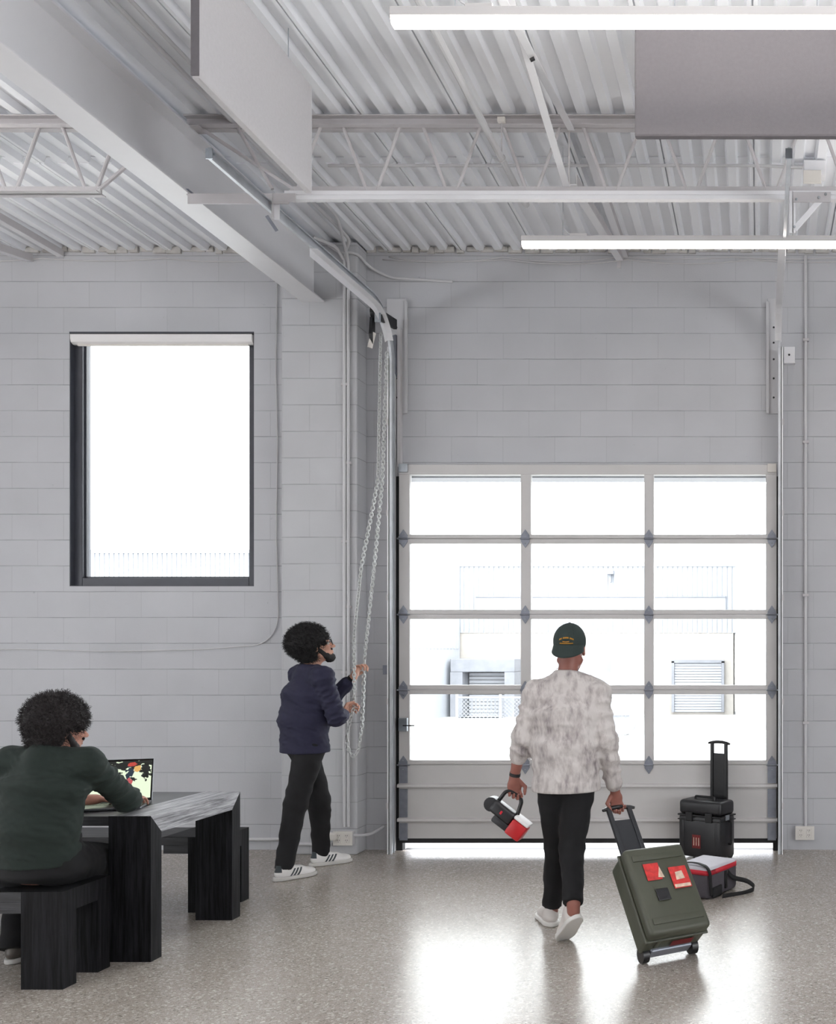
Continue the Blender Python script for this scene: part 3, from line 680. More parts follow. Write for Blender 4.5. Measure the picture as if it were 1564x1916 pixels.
def outlet(c, n, label, w_=.062, h_=.10, d=.05, plug=False):
    t = thing('outlet_box', label, 'outlet', c, 'electrical boxes near the floor')
    x, y, z = c
    MB().box(x-w_*n/2-.01, x+w_*n/2+.01, y-d, y, z-h_/2, z+h_/2, .004).build('back_box', M_steel2, t)
    MB().box(x-w_*n/2-.012, x+w_*n/2+.012, y-d-.004, y-d, z-h_/2-.004, z+h_/2+.004, .002).build('cover_plate', M_plastic, t)
    for k in range(n):
        cx = x-w_*(n-1)/2+k*w_
        f = MB().box(cx-.02, cx+.02, y-d-.008, y-d-.003, z-.037, z+.037, .003).build('receptacle', M_plastic, t)
        m = MB()
        for dz in (-.018, .018): m.box(cx-.008, cx-.005, y-d-.0088, y-d-.0078, z+dz, z+dz+.01); m.box(cx+.005, cx+.008, y-d-.0088, y-d-.0078, z+dz, z+dz+.01); m.box(cx-.002, cx+.002, y-d-.0088, y-d-.0078, z+dz-.009, z+dz-.005)
        m.build('socket_slots', M_dark, f)
    return t
outlet((-3.165, PY, .135), 2, 'painted double outlet box at the foot of the pilaster')
ad = MB().box(-3.29, -3.20, PY-.10, PY-.055, .125, .185, .012).build('plug_adapter', M_plastic); tag(ad, 'white plug-in adapter on the pilaster outlet behind the man in navy', 'adapter')
outlet(((1505-1419)/238., WY, .14), 2, 'painted double outlet box at the foot of the wall right of the door')
jb = thing('junction_box', 'square painted junction box on the wall beside the right track', 'junction box', (.25, WY, 3.87), 'painted junction boxes')
MB().box((1466-1419)/238., (1487-1419)/238., WY-.05, WY-.001, 3.81, 3.94, .003).build('box', M_steel, jb)
MB().ball(((1476-1419)/238., WY-.052, 3.875), .008, n=6).build('screw', M_dark, jb)
jb = thing('junction_box', 'painted junction box under the deck at upper right behind the joist', 'junction box', (.38, 6.2, 4.6), 'painted junction boxes')
MB().box(.29, .43, 6.14, 6.22, 4.60, 4.70, .004).build('box', M_steel, jb)
MB().box(.285, .40, 6.13, 6.14, 4.545, 4.63, .003).build('cover_plate', M_plastic, jb)
jb = thing('wall_plate', 'small brushed blank plate on the wall just left of the garage door', 'plate', ((724-1419)/238., WY, 1.42))
MB().box((717-1419)/238., (732-1419)/238., WY-.012, WY-.001, gz(1262), gz(1245), .002).build('plate', M_galvp, jb)

# ------------------------------------------------------------------ linear lights
def light(Y, label, x0=-1.475, L_=2.44, up0=.45):
    zb = 4.08; t = thing('linear_light', label, 'light', (x0+L_/2, Y, zb), 'suspended linear lights')
    MB().box(x0, x0+L_, Y-.028, Y+.028, zb+.030, zb+.066, .003).build('housing', M_body, t)
    MB().prism([(x0+.004, Y-.026, zb+.031), (x0+.004, Y-.026, zb+.014), (x0+.004, Y-.018, zb), (x0+.004, Y+.018, zb), (x0+.004, Y+.026, zb+.014), (x0+.004, Y+.026, zb+.031)], (L_-.008, 0, 0)).build('diffuser', M_led, t)
    MB().box(x0+up0, x0+L_-.02, Y-.020, Y+.020, zb+.066, zb+.0675).build('added_uplight_strip', M_upfill, t)  # added emitter that lifts the ceiling, not a known fixture part
    MB().box(x0+.30, x0+.41, Y-.02, Y+.02, zb+.066, zb+.084, .003).build('driver_box', M_body, t)
    for x in (x0+.255, x0+L_-.255): MB().tube([(x, Y, zb+.066), (x, Y, 4.71)], .0018, 5).build('hanging_wire', M_galv, t)
    MB().tube(arc([(x0+.255, Y, zb+.22), (x0+.262, Y, zb+.11), (x0+.31, Y, zb+.078)], 5, .05), .003, 6).build('supply_cord', M_pipe, t)
    return t
light(3.87, 'upper nearer linear light glowing above the shaded baffle')
light(6.0, 'lower farther linear light glowing in front of the wall top', up0=2.1)
for yy, xx, lb in ((1.74, -1.475, 'first row behind the visible lights, right of the beam'), (-.39, -1.475, 'second row behind the visible lights, right of the beam'), (-2.5, -1.475, 'third row behind the visible lights, right of the beam'),
                   (3.87, -6.3, 'same row as the nearer light, left of the beam'), (1.74, -6.3, 'first row behind, left of the beam'), (-.39, -6.3, 'second row behind, left of the beam'), (-2.5, -6.3, 'third row behind, left of the beam'), (5.6, -7.3, 'row by the wall, far left beyond the window'), (2.85, -1.475, 'spare row just above the frame, right of the beam')):
    light(yy, 'added fill light out of frame, '+lb, xx)  # unseen fixtures added to light the ceiling and walls

# ------------------------------------------------------------------ acoustic baffles
def roundbox(m, x0, x1, y0, y1, z0, z1, r=.018): m.box(x0, x1, y0, y1, z0, z1, r)
b1 = thing('acoustic_baffle', 'white felt acoustic baffle hanging edge-on beside the white beam', 'baffle', (-2.38, 4.6, 4.0), 'acoustic baffles')
m = MB(); roundbox(m, -2.40, -2.363, 4.07, 5.10, 3.99, 4.56, .010); m.build('felt_panel', M_felt, b1)
MB().box(-2.399, -2.364, 4.063, 4.0705, 4.0, 4.55, .003).build('edge_shade_strip', M_feltshade, b1)  # dark strip paints the shade on the unlit front edge
for y in (4.3, 4.87): MB().tube([(-2.38, y, 4.56), (-2.38, y, 4.72)], .002, 5).build('hanging_wire', M_galv, b1)
b2 = thing('acoustic_baffle', 'felt acoustic baffle coloured as in shade, facing the camera under the upper light', 'baffle', (-.07, 4.6, 4.018), 'acoustic baffles')
m = MB(); roundbox(m, -.59, .46, 4.58, 4.617, 4.018, 4.573, .010); m.build('felt_panel', M_feltshade, b2)
for x in (-.4, .28): MB().tube([(x, 4.60, 4.57), (x, 4.60, 4.72)], .002, 5).build('hanging_wire', M_galv, b2)

# ------------------------------------------------------------------ table and benches
def plank_set(name, label, cat, x0, x1, y0, y1, H, top_t, bar_h, leg_w, leg_d, bracket, group=None):
    t = thing(name, label, cat, ((x0+x1)/2, (y0+y1)/2, 0), group)
    MB().box(x0+.002, x1-leg_w*.0-.002, y0+.001, y1-.001, H-top_t, H-.0015, .0015).build('seat_board' if cat == 'bench' else 'table_top', M_woodx, t)
    for (xa, xb) in ((x1-leg_w, x1), (x0, x0+leg_w)):
        for s in (0, 1):
            # leg with mitred head
            ya, yb = (y0, y0+leg_d) if s == 0 else (y1-leg_d, y1)
            m = MB()
            if s == 0: pr = [(xa, ya, .0), (xa, yb, .0), (xa, yb, H-bar_h), (xa, ya, H)]
            else: pr = [(xa, ya, .0), (xa, yb, .0), (xa, yb, H), (xa, ya, H-bar_h)]
            m.prism(pr, (xb-xa, 0, 0)); m.build('leg', M_wood, t)
        bx0, bx1 = (xb-bracket, xb) if xb == x1 else (xa, xa+bracket)
        m = MB(); m.prism([(bx0, y0, H), (bx0, y1, H), (bx0, y1-leg_d, H-bar_h), (bx0, y0+leg_d, H-bar_h)], (bx1-bx0, 0, 0)); 
        m.build('end_rail', M_wood if cat == 'bench' else M_woodsheen, t)
        if bracket > leg_w:
            e0, e1 = (bx0, bx1-leg_w) if xb == x1 else (bx0+leg_w, bx1)
            for ya in (y0, y1-leg_d): MB().box(e0, e1, ya, ya+leg_d, H-bar_h, H-top_t).build('corner_block', M_woodx, t)
    return t
plank_set('dining_table', 'black stained wooden table with thick mitred legs, carrying the laptop', 'table', -5.1, -3.06, 4.845, 5.68, .735, .05, .093, .213, .087, .213)
plank_set('bench', 'black wooden bench under the seated man, in front of the table', 'bench', -5.0, -3.22, 4.452, 4.778, .452, .05, .10, .193, .09, .34, 'black wooden benches')
plank_set('bench', 'black wooden bench behind the table, nearer the wall', 'bench', -5.0, -3.22, 5.755, 6.08, .452, .05, .10, .193, .09, .34, 'black wooden benches')

# ------------------------------------------------------------------ laptop
def screen_material():
    m = bpy.data.materials.new('laptop_picture'); m.use_nodes = True; nt = m.node_tree; N = nt.nodes; L = nt.links; b = N['Principled BSDF']
    tc = N.new('ShaderNodeTexCoord'); mp = N.new('ShaderNodeMapping'); L.new(tc.outputs['Generated'], mp.inputs[0])   # X 0..1 across, Z 0..1 up
    sx = N.new('ShaderNodeSeparateXYZ'); L.new(mp.outputs[0], sx.inputs[0])
    def noise(sc, seed, stretch):
        mm = N.new('ShaderNodeMapping'); mm.inputs['Scale'].default_value = stretch; mm.inputs['Location'].default_value = (seed, seed*.7, 0); L.new(tc.outputs['Generated'], mm.inputs[0])
        n = N.new('ShaderNodeTexNoise'); n.inputs['Scale'].default_value = sc; n.inputs['Detail'].default_value = 4; L.new(mm.outputs[0], n.inputs[0]); return n.outputs[0]
    def math_(op, a, b_):
        n = N.new('ShaderNodeMath'); n.operation = op
        for i, v in enumerate((a, b_)):
            if isinstance(v, (int, float)): n.inputs[i].default_value = v
            else: L.new(v, n.inputs[i])
        return n.outputs[0]
    def mix(f, a, c):
        n = N.new('ShaderNodeMix'); n.data_type = 'RGBA'
        L.new(f, n.inputs['Factor'])
        if isinstance(a, tuple): n.inputs['A'].default_value = a
        else: L.new(a, n.inputs['A'])
        n.inputs['B'].default_value = c; return n.outputs['Result']
    def ell(cx, cz, rx, rz):
        a = math_('DIVIDE', math_('SUBTRACT', sx.outputs[0], cx), rx); c = math_('DIVIDE', math_('SUBTRACT', sx.outputs[2], cz), rz)
        d = math_('ADD', math_('MULTIPLY', a, a), math_('MULTIPLY', c, c))
        return math_('LESS_THAN', math_('ADD', d, math_('MULTIPLY', math_('SUBTRACT', nA, .5), 4.5)), 1.)
    nA = noise(16, 3, (1, 1, .7))
    col = lin((214, 226, 198))
    # dark crowd in the upper half
    th = math_('GREATER_THAN', math_('ADD', noise(9, 8, (1.2, 1, 1)), math_('MULTIPLY', math_('SUBTRACT', sx.outputs[2], .62), .55)), .585)
    up = math_('MULTIPLY', th, math_('GREATER_THAN', sx.outputs[2], .45))
    c = mix(up, col, lin((26, 28, 26)))
    c = mix(ell(.40, .72, .055, .24), c, lin((14, 16, 15)))
    c = mix(ell(.70, .70, .07, .17), c, lin((38, 50, 62)))
    c = mix(ell(.79, .78, .05, .10), c, lin((206, 160, 92)))
    c = mix(ell(.74, .91, .07, .06), c, lin((176, 66, 56)))
    c = mix(ell(.70, .42, .035, .12), c, lin((176, 84, 88)))
    c = mix(ell(.64, .33, .02, .14), c, lin((214, 150, 140)))
    c = mix(ell(.72, .27, .03, .05), c, lin((22, 22, 24)))
    c = mix(ell(.53, .60, .03, .06), c, lin((244, 246, 240)))
    c = mix(ell(.92, .72, .06, .22), c, lin((22, 24, 22)))
    L.new(c, b.inputs['Emission Color']); b.inputs['Emission Strength'].default_value = .85
    b.inputs['Base Color'].default_value = (.01, .01, .01, 1); b.inputs['Roughness'].default_value = .3
    return m
M_lap = pm('laptop_aluminium', (120, 122, 126), .35, metal=.8)
M_bez = pm('laptop_bezel', (12, 12, 13), .25)
HR = Vector((-3.325, 5.275, .735)); ang = math.radians(20); U = Vector((math.cos(ang), math.sin(ang), 0)); V = Vector((math.sin(ang), -math.cos(ang), 0)); LW, LDp = .355, .235
lp = thing('laptop', 'open laptop showing a blurred street picture on the black table', 'laptop', HR-U*LW/2+V*.1)
HL = HR-U*LW
B = Matrix((U, V, Vector((0, 0, 1)))).transposed().to_4x4(); B.translation = HL
base = MB().box(0, LW, 0, LDp, .001, .014, .004, B).build('base', M_lap, lp)
m = MB()
for r in range(5):
    for k in range(14): m.box(.045+k*.019, .045+k*.019+.016, .03+r*.019, .03+r*.019+.016, .0142, .0152, 0, B)
m.build('keyboard', M_bez, base)
MB().box(.125, .23, .14, .215, .0142, .0146, 0, B).build('trackpad', M_lap, base)
tl = math.radians(12)
S = B @ Matrix.Translation((0, -.002, .012)) @ Matrix.Rotation(tl, 4, 'X')
lid = MB().box(0, LW, -.007, 0, 0, .232, .003, S).build('lid', M_lap, lp)
MB().box(.003, LW-.003, .0002, .0012, .003, .229, 0, S).build('bezel', M_bez, lid)
me_ = MB().box(.010, LW-.010, .0014, .0018, .016, .220)
scr = me_.build('screen', screen_material()); scr.parent = lid; ORG[scr.name] = ORG[lid.name]
Pm = Matrix.Translation(-ORG[lp.name]) @ S
scr.matrix_local = Pm

# ------------------------------------------------------------------ cases and bags
M_olive = pm('olive_plastic', (72, 74, 62), .5, var=.08, vscale=6, bump=.15, bscale=120)
M_blk = pm('black_case_plastic', (34, 34, 37), .38, var=.1, vscale=10, bump=.12, bscale=150)
M_blk2 = pm('black_handle_plastic', (24, 24, 26), .35)
M_tube = pm('grey_handle_tube', (58, 60, 64), .35, metal=.4)
M_red = pm('red_sticker', (196, 52, 50), .5, var=.25, vscale=40)
M_redb = pm('red_piping', (186, 24, 44), .5)
M_stk = pm('pale_sticker', (214, 190, 170), .5, var=.3, vscale=30)
M_dkred = pm('dark_red_sticker', (110, 24, 26), .5, var=.2, vscale=30)
M_bagg = pm('charcoal_nylon', (72, 68, 74), .8, var=.06, vscale=30, bump=.4, bscale=400)
M_bagt = pm('pale_grey_nylon', (190, 188, 196), .75, var=.04, vscale=20, bump=.4, bscale=400)
M_web = pm('black_webbing', (20, 20, 22), .8, bump=.4, bscale=300)

def frame(o, x, y, z):
    Mx = Matrix((Vector(x), Vector(y), Vector(z))).transposed().to_4x4(); Mx.translation = Vector(o); return Mx
# olive case: axes w (width), n (toward lid), u (up along the case); origin at wheel axle
yaw, th = .575, .736
cw = Vector((math.cos(yaw), math.sin(yaw), 0)); cd = Vector((-math.sin(yaw), math.cos(yaw), 0)); zz = Vector((0, 0, 1))
cu = zz*math.cos(th)+cd*math.sin(th); cn = -(cd*math.cos(th)-zz*math.sin(th))
CO = Vector((-.461, 4.902, .042)); CM = frame(CO, cw, cn, cu)
CW, CD, CL = .342, .211, .49
oc = thing('hard_case', 'olive green hard case tilted on its wheels, pulled by the walking man', 'case', (CO.x, CO.y, 0), 'hard equipment cases')
m = MB(); m.box(-CW/2, CW/2, 0, CD*.62, 0, CL, .022, CM); m.box(-CW/2+.02, CW/2-.02, -.012, .03, .05, CL-.02, .01, CM)
for s in (-1, 1): m.box(s*.10-.012, s*.10+.012, CD*.3, CD*.62+.01, .0-.006, CL+.006, .004, CM)
shell = m.build('bottom_shell', M_olive, oc, smooth='auto')
m = MB(); m.box(-CW/2, CW/2, CD*.64, CD, 0, CL, .024, CM); m.box(-CW/2+.03, CW/2-.03, CD-.004, CD+.006, .05, .085, .004, CM); m.box(-CW/2+.03, CW/2-.03, CD-.004, CD+.006, CL-.085, CL-.05, .004, CM)
lidc = m.build('lid', M_olive, oc, smooth='auto')
m = MB(); m.box(-CW/2-.006, CW/2+.006, CD*.60, CD*.66, -.006, CL+.006, .006, CM); m.build('seam_band', M_olive, oc)
def para(c, a, b, mat, name, par):
    m = MB(); c = Vector(c); q = [(c[0]-a, CD+.0065, c[2]-b), (c[0]+a, CD+.0065, c[2]-b), (c[0]+a, CD+.0065, c[2]+b), (c[0]-a, CD+.0065, c[2]+b)]
    m.prism(q, (0, .001, 0)); m.xf(CM); return m.build(name, mat, par)
para((-.055, 0, .335), .042, .048, M_red, 'sticker', lidc)
para((-.03, .0, .312), .018, .020, M_stk, 'sticker', lidc) if False else None
para((.085, 0, .285), .05, .062, M_red, 'sticker', lidc)
for q in ([(-.035, CD+.0078, .30), (.0, CD+.0078, .295), (-.012, CD+.0078, .36)], [(.04, CD+.0078, .228), (.13, CD+.0078, .228), (.13, CD+.0078, .246), (.04, CD+.0078, .246)], [(.06, CD+.0078, .27), (.11, CD+.0078, .275), (.105, CD+.0078, .32), (.065, CD+.0078, .315)]):
    m = MB(); m.prism(q, (0, .0006, 0)); m.xf(CM); m.build('sticker', M_stk, lidc)
m = MB(); m.box(-.075, -.005, CD+.006, CD+.010, .17, .235, .003, CM); m.build('moulded_badge', M_blk, lidc)
m = MB(); m.prism([(-.02, CD*.3, -.0075), (.10, CD*.3, -.0075), (.10, CD*.55, -.0075), (-.02, CD*.55, -.0075)], (0, 0, .001)); m.xf(CM); m.build('sticker', M_dkred, shell)
for s in (-1, 1):
    m = MB(); m.tube([CM@Vector((s*(CW/2-.015), .0, .0)), CM@Vector((s*(CW/2-.05), .0, .0))], .041, 20); m.build('wheel', M_blk2, oc, smooth='auto')
m = MB(); m.box(-CW/2+.055, CW/2-.055, -.02, .05, -.016, .02, .008, CM); m.build('wheel_guard', M_galvp, oc)
for s in (-1, 1):
    m = MB(); m.box(s*.095-.02, s*.095+.02, CD*.5, CD*.75, CL+.004, CL+.014, .003, CM); m.build('latch', M_blk2, oc)
def pull_handle(M_, hw, y, z0, z1, par, mat):
    m = MB()
    for s in (-1, 1): m.box(s*hw-.012, s*hw+.012, y-.012, y+.012, z0, z1+.008, .003, M_)
    m.box(-hw+.012, hw-.012, y-.004, y+.004, z0, z1-.075, .001, M_)
    h = m.build('telescopic_handle', mat, par)
    m = MB()
    pts = [M_@Vector((x, y, z1+.012-abs(x)**2*1.4)) for x in (-hw-.035, -hw-.01, -hw*.5, 0, hw*.5, hw+.01, hw+.035)]
    m.tube(pts, [.008, .012, .013, .013, .013, .012, .008], 10); m.build('grip', M_blk2, h, smooth='auto')
    return h
HM = pull_handle(CM, .062, -.014, CL-.12, CL+.382, oc, M_tube)

# black upright case by the door
ax = Vector((.5, .866, 0)); fx = Vector((-.866, .5, 0)); C0 = Vector((-.281, 7.10, 0))
W2, D2, H2 = .375, .205, .44
CB = C0+fx*W2; KM = frame(CB, -fx, ax, zz)         # x along front face left->right, y depth, z up
kc = thing('hard_case', 'black hard case standing upright by the garage door with raised handle', 'case', C0+fx*W2/2+ax*D2/2, 'hard equipment cases')
m = MB(); m.box(0, W2, 0, D2, .015, H2-.115, .018, KM)
for x in (.03, W2-.05): m.box(x, x+.02, -.004, .01, .03, H2-.14, .003, KM)
kb = m.build('body_shell', M_blk, kc, smooth='auto')
kl = MB().box(0, W2, 0, D2, H2-.105, H2, .026, KM).build('lid', M_blk, kc, smooth='auto')
m = MB(); m.box(-.006, W2+.006, -.006, D2+.006, H2-.118, H2-.106, .003, KM); m.box(-.006, W2+.006, -.006, D2+.006, H2-.150, H2-.142, .003, KM); m.build('seam_band', M_blk2, kc)
for x in (.07, W2-.13): MB().box(x, x+.06, -.014, 0, H2-.155, H2-.085, .004, KM).build('latch', M_blk2, kc)
MB().box(W2+.001, W2+.010, D2*.3, D2*.55, H2-.14, H2-.10, .003, KM).build('padlock_lug', M_galv, kc)
def carry(M_, p0, p1, out, par, r=.009):
    p0, p1, out = Vector(p0), Vector(p1), Vector(out)
    MB().tube(arc([M_@p0, M_@(p0+out), M_@(p1+out), M_@p1], 5, .02), r, 8).build('carry_handle', M_blk2, par, smooth='auto')
carry(KM, (.10, D2*.4, H2-.004), (.27, D2*.4, H2-.004), (0, 0, .026), kc)
carry(KM, (W2-.004, D2*.55, .12), (W2-.004, D2*.55, .29), (.03, 0, 0), kc)
m = MB(); m.prism([(.125, -.0015, .085), (.20, -.0015, .085), (.20, -.0015, .185), (.125, -.0015, .185)], (0, .001, 0)); m.xf(KM); m.build('sticker', M_dkred, kb)
m = MB()
for k in range(3): m.prism([(.137+k*.022, -.0025, .105), (.143+k*.022, -.0025, .105), (.143+k*.022, -.0025, .165), (.137+k*.022, -.0025, .165)], (0, .0006, 0))
m.xf(KM); m.build('sticker', M_stk, kb)
m = MB(); m.tube([KM@Vector((.02, D2-.02, .03)), KM@Vector((.05, D2-.02, .03))], .03, 16); m.tube([KM@Vector((W2-.05, D2-.02, .03)), KM@Vector((W2-.02, D2-.02, .03))], .03, 16); m.build('wheel', M_blk2, kc)
HK = KM @ Matrix.Translation((W2*.60, 0, 0))
pull_handle(HK, .062, D2+.014, .12, .855, kc, M_blk2)

# cooler bag
bx = Vector((.479, .878, 0)); by = Vector((-.878, .479, 0)); G0 = Vector((-.31, 6.02, 0)); GM = frame(G0, bx, by, zz)
gL, gW, gH = .36, .27, .20
gb = thing('cooler_bag', 'charcoal cooler bag with pale lid and red zip edge on the floor by the cases', 'bag', G0+bx*gL/2+by*gW/2)
MB().box(0, gL, 0, gW, .004, gH-.025, .03, GM).build('body', M_bagg, gb, smooth='auto')
MB().box(.004, gL-.004, .004, gW-.004, gH-.045, gH, .02, GM).build('top_lid', M_bagt, gb, smooth='auto')
m = MB(); pts = []
c_ = [(0, 0), (gL, 0), (gL, gW), (0, gW)]
loop = arc([Vector((.02, -.002, 0)), Vector((gL+.002, -.002, 0)), Vector((gL+.002, gW+.002, 0)), Vector((-.002, gW+.002, 0)), Vector((-.002, -.002, 0)), Vector((.08, -.002, 0))], 5, .035)
rr = [m.bm.verts.new(GM@(p+Vector((0, 0, gH-.045)))) for p in loop]; r2 = [m.bm.verts.new(GM@(p+Vector((0, 0, gH-.016)))) for p in loop]
for j in range(len(rr)-1): m.bm.faces.new((rr[j], rr[j+1], r2[j+1], r2[j]))
o = m.build('red_zip_edge', M_redb, gb, smooth=True); so = o.modifiers.new('solid', 'SOLIDIFY'); so.thickness = .006
def strap(pts, wd, name, par, M_=None, side=Vector((0, 1, 0)), rad=.05):
    P = arc([(M_@Vector(p) if M_ else Vector(p)) for p in pts], 6, rad); m = MB(); q = (M_.to_3x3()@side if M_ else side).normalized()*wd/2
    a = [m.bm.verts.new(p-q) for p in P]; b = [m.bm.verts.new(p+q) for p in P]
    for j in range(len(P)-1): m.bm.faces.new((a[j], a[j+1], b[j+1], b[j]))
    o = m.build(name, M_web, par, smooth=True); so = o.modifiers.new('solid', 'SOLIDIFY'); so.thickness = .004; return o
strap([(.02, -.008, .03), (.0, -.01, gH-.02), (.02, .03, gH+.012), (.06, gW*.5, gH+.018), (.04, gW-.03, gH+.012), (.03, gW+.008, gH-.05)], .03, 'carry_strap', gb, GM, Vector((1, 0, 0)))
strap([(.22, -.008, gH-.06), (.24, -.03, .10), (.32, -.10, .07), (.36, -.14, .02), (.26, -.12, .008), (.10, -.04, .012)], .03, 'shoulder_strap', gb, GM, Vector((.3, .0, 1)))
strap([(.20, -.006, gH-.05), (.20, -.010, .04)], .028, 'side_strap', gb, GM, Vector((1, 0, 0)))
MB().box(.03, .15, -.012, .004, .01, .075, .01, GM).build('side_pocket', M_web, gb)

# ------------------------------------------------------------------ signed-distance modelling for people
class Sdf:
    def __init__(s, lo, hi, h):
        s.lo = np.array(lo, np.float32); s.h = h; s.n = np.ceil((np.array(hi)-np.array(lo))/h).astype(int)+1
        s.F = np.full(tuple(s.n), 1.0, np.float32)
        s.ax = [s.lo[i]+np.arange(s.n[i], dtype=np.float32)*h for i in range(3)]
    def sub(s, lo, hi):
        sl = []
        for i in range(3):
            a = int(max(0, math.floor((lo[i]-s.lo[i])/s.h))); b = int(min(s.n[i], math.ceil((hi[i]-s.lo[i])/s.h)+1)); sl.append(slice(a, max(a, b)))
        g = (s.ax[0][sl[0]][:, None, None], s.ax[1][sl[1]][None, :, None], s.ax[2][sl[2]][None, None, :])
        return tuple(sl), g
    def mix(s, sl, d, k, op='u'):
        f = s.F[sl]
        if op == 'u': h_ = np.maximum(k-np.abs(f-d), 0)/k; s.F[sl] = np.minimum(f, d)-h_*h_*k*.25
        elif op == 's': d = -d; h_ = np.maximum(k-np.abs(f-d), 0)/k; s.F[sl] = np.maximum(f, d)+h_*h_*k*.25
        elif op == 'i': s.F[sl] = np.maximum(f, d)
    def cone(s, a, b, ra, rb, k=.02, op='u'):
        a = np.array(a, float); b = np.array(b, float); m = max(ra, rb)+k+3*s.h
        sl, (x, y, z) = s.sub(np.minimum(a, b)-m, np.maximum(a, b)+m); ab = b-a; L2 = float(ab@ab)+1e-9
        t = np.clip(((x-a[0])*ab[0]+(y-a[1])*ab[1]+(z-a[2])*ab[2])/L2, 0, 1)
        d = np.sqrt((x-a[0]-t*ab[0])**2+(y-a[1]-t*ab[1])**2+(z-a[2]-t*ab[2])**2)-(ra+(rb-ra)*t)
        s.mix(sl, d.astype(np.float32), k, op)
    def ell(s, c, r, R=None, k=.02, op='u'):
        c = np.array(c, float); r = np.array(r, float); m = r.max()+k+3*s.h; sl, (x, y, z) = s.sub(c-m, c+m)
        R = np.eye(3) if R is None else np.array(R, float)      # rows: local axes
        q = [((x-c[0])*R[i][0]+(y-c[1])*R[i][1]+(z-c[2])*R[i][2])/r[i] for i in range(3)]
        k0 = np.sqrt(q[0]**2+q[1]**2+q[2]**2)+1e-9; k1 = np.sqrt((q[0]/r[0])**2+(q[1]/r[1])**2+(q[2]/r[2])**2)+1e-9
        s.mix(sl, (k0*(k0-1)/k1).astype(np.float32), k, op)
    def ecap(s, a, b, side, w0, d0, w1, d1, k=.03, cap=.05):
        a = np.array(a, float); b = np.array(b, float); m = max(w0, w1, d0, d1)+k+3*s.h; sl, (x, y, z) = s.sub(np.minimum(a, b)-m, np.maximum(a, b)+m)
        ab = b-a; L = np.linalg.norm(ab); n = ab/L; sd = np.array(side, float); sd -= n*(sd@n); sd /= np.linalg.norm(sd); fr = np.cross(n, sd)
        t = np.clip(((x-a[0])*n[0]+(y-a[1])*n[1]+(z-a[2])*n[2])/L, 0, 1)
        qx, qy, qz = x-a[0]-t*ab[0], y-a[1]-t*ab[1], z-a[2]-t*ab[2]
        W = w0+(w1-w0)*t; D = d0+(d1-d0)*t
        u = (qx*sd[0]+qy*sd[1]+qz*sd[2])/W; v = (qx*fr[0]+qy*fr[1]+qz*fr[2])/D; w_ = (qx*n[0]+qy*n[1]+qz*n[2])/cap
        k0 = np.sqrt(u*u+v*v+w_*w_)+1e-9; k1 = np.sqrt((u/W)**2+(v/D)**2+(w_/cap)**2)+1e-9
        s.mix(sl, (k0*(k0-1)/k1).astype(np.float32), k)
    def clip(s, p, n):
        """keep only the side to which n points"""
        p = np.array(p, float); n = np.array(n, float); n /= np.linalg.norm(n)
        x, y, z = s.ax[0][:, None, None], s.ax[1][None, :, None], s.ax[2][None, None, :]
        d = -((x-p[0])*n[0]+(y-p[1])*n[1]+(z-p[2])*n[2]); s.F = np.maximum(s.F, d.astype(np.float32))
    def join(s, o, k=.02):
        f, d = s.F, o.F; h_ = np.maximum(k-np.abs(f-d), 0)/k; s.F = np.minimum(f, d)-h_*h_*k*.25
    def wrinkle(s, amp, scale, dirv, seed=0):
        r = np.random.default_rng(seed); x, y, z = s.ax[0][:, None, None], s.ax[1][None, :, None], s.ax[2][None, None, :]
        o = 0
        for i in range(4):
            dv = np.array(dirv, float)*r.uniform(.6, 1.5)+r.normal(size=3)*.45; dv *= scale*r.uniform(.6, 1.5)
            wv = r.normal(size=3)*scale*.35; ph = r.uniform(0, 6.28)
            o = o+np.abs(np.sin(x*dv[0]+y*dv[1]+z*dv[2]+1.6*np.sin(x*wv[0]+y*wv[1]+z*wv[2]+ph)+ph))
        band = np.abs(s.F) < .05
        s.F = np.where(band, s.F+amp*(o/4-.5)*2, s.F).astype(np.float32)
    def mesh(s, name, mat, parent, smooth=True, passes=1):
        Fd = s.F; Fd[0] = Fd[-1] = 1; Fd[:, 0] = Fd[:, -1] = 1; Fd[:, :, 0] = Fd[:, :, -1] = 1
        S = Fd < 0; nx, ny, nz = S.shape; cnt = np.zeros((nx-1, ny-1, nz-1), np.int8)
        for i in (0, 1):
            for j in (0, 1):
                for k in (0, 1): cnt += S[i:nx-1+i, j:ny-1+j, k:nz-1+k]
        idx = np.argwhere((cnt > 0) & (cnt < 8)); vid = np.full(cnt.shape, -1, np.int64); vid[tuple(idx.T)] = np.arange(len(idx))
        cor = [(i, j, k) for i in (0, 1) for j in (0, 1) for k in (0, 1)]
        val = {c: Fd[idx[:, 0]+c[0], idx[:, 1]+c[1], idx[:, 2]+c[2]] for c in cor}
        acc = np.zeros((len(idx), 3)); cn_ = np.zeros(len(idx))
        for a in cor:
            for ax_ in range(3):
                if a[ax_] == 0:
                    b = list(a); b[ax_] = 1; b = tuple(b); va, vb = val[a], val[b]; cr = (va < 0) != (vb < 0)
                    t = np.where(cr, va/np.where(cr, va-vb, 1), 0)
                    p = np.tile(np.array(a, float), (len(idx), 1)); p[:, ax_] += t; acc += p*cr[:, None]; cn_ += cr
        V_ = s.lo+(idx+acc/cn_[:, None])*s.h
        quads = []
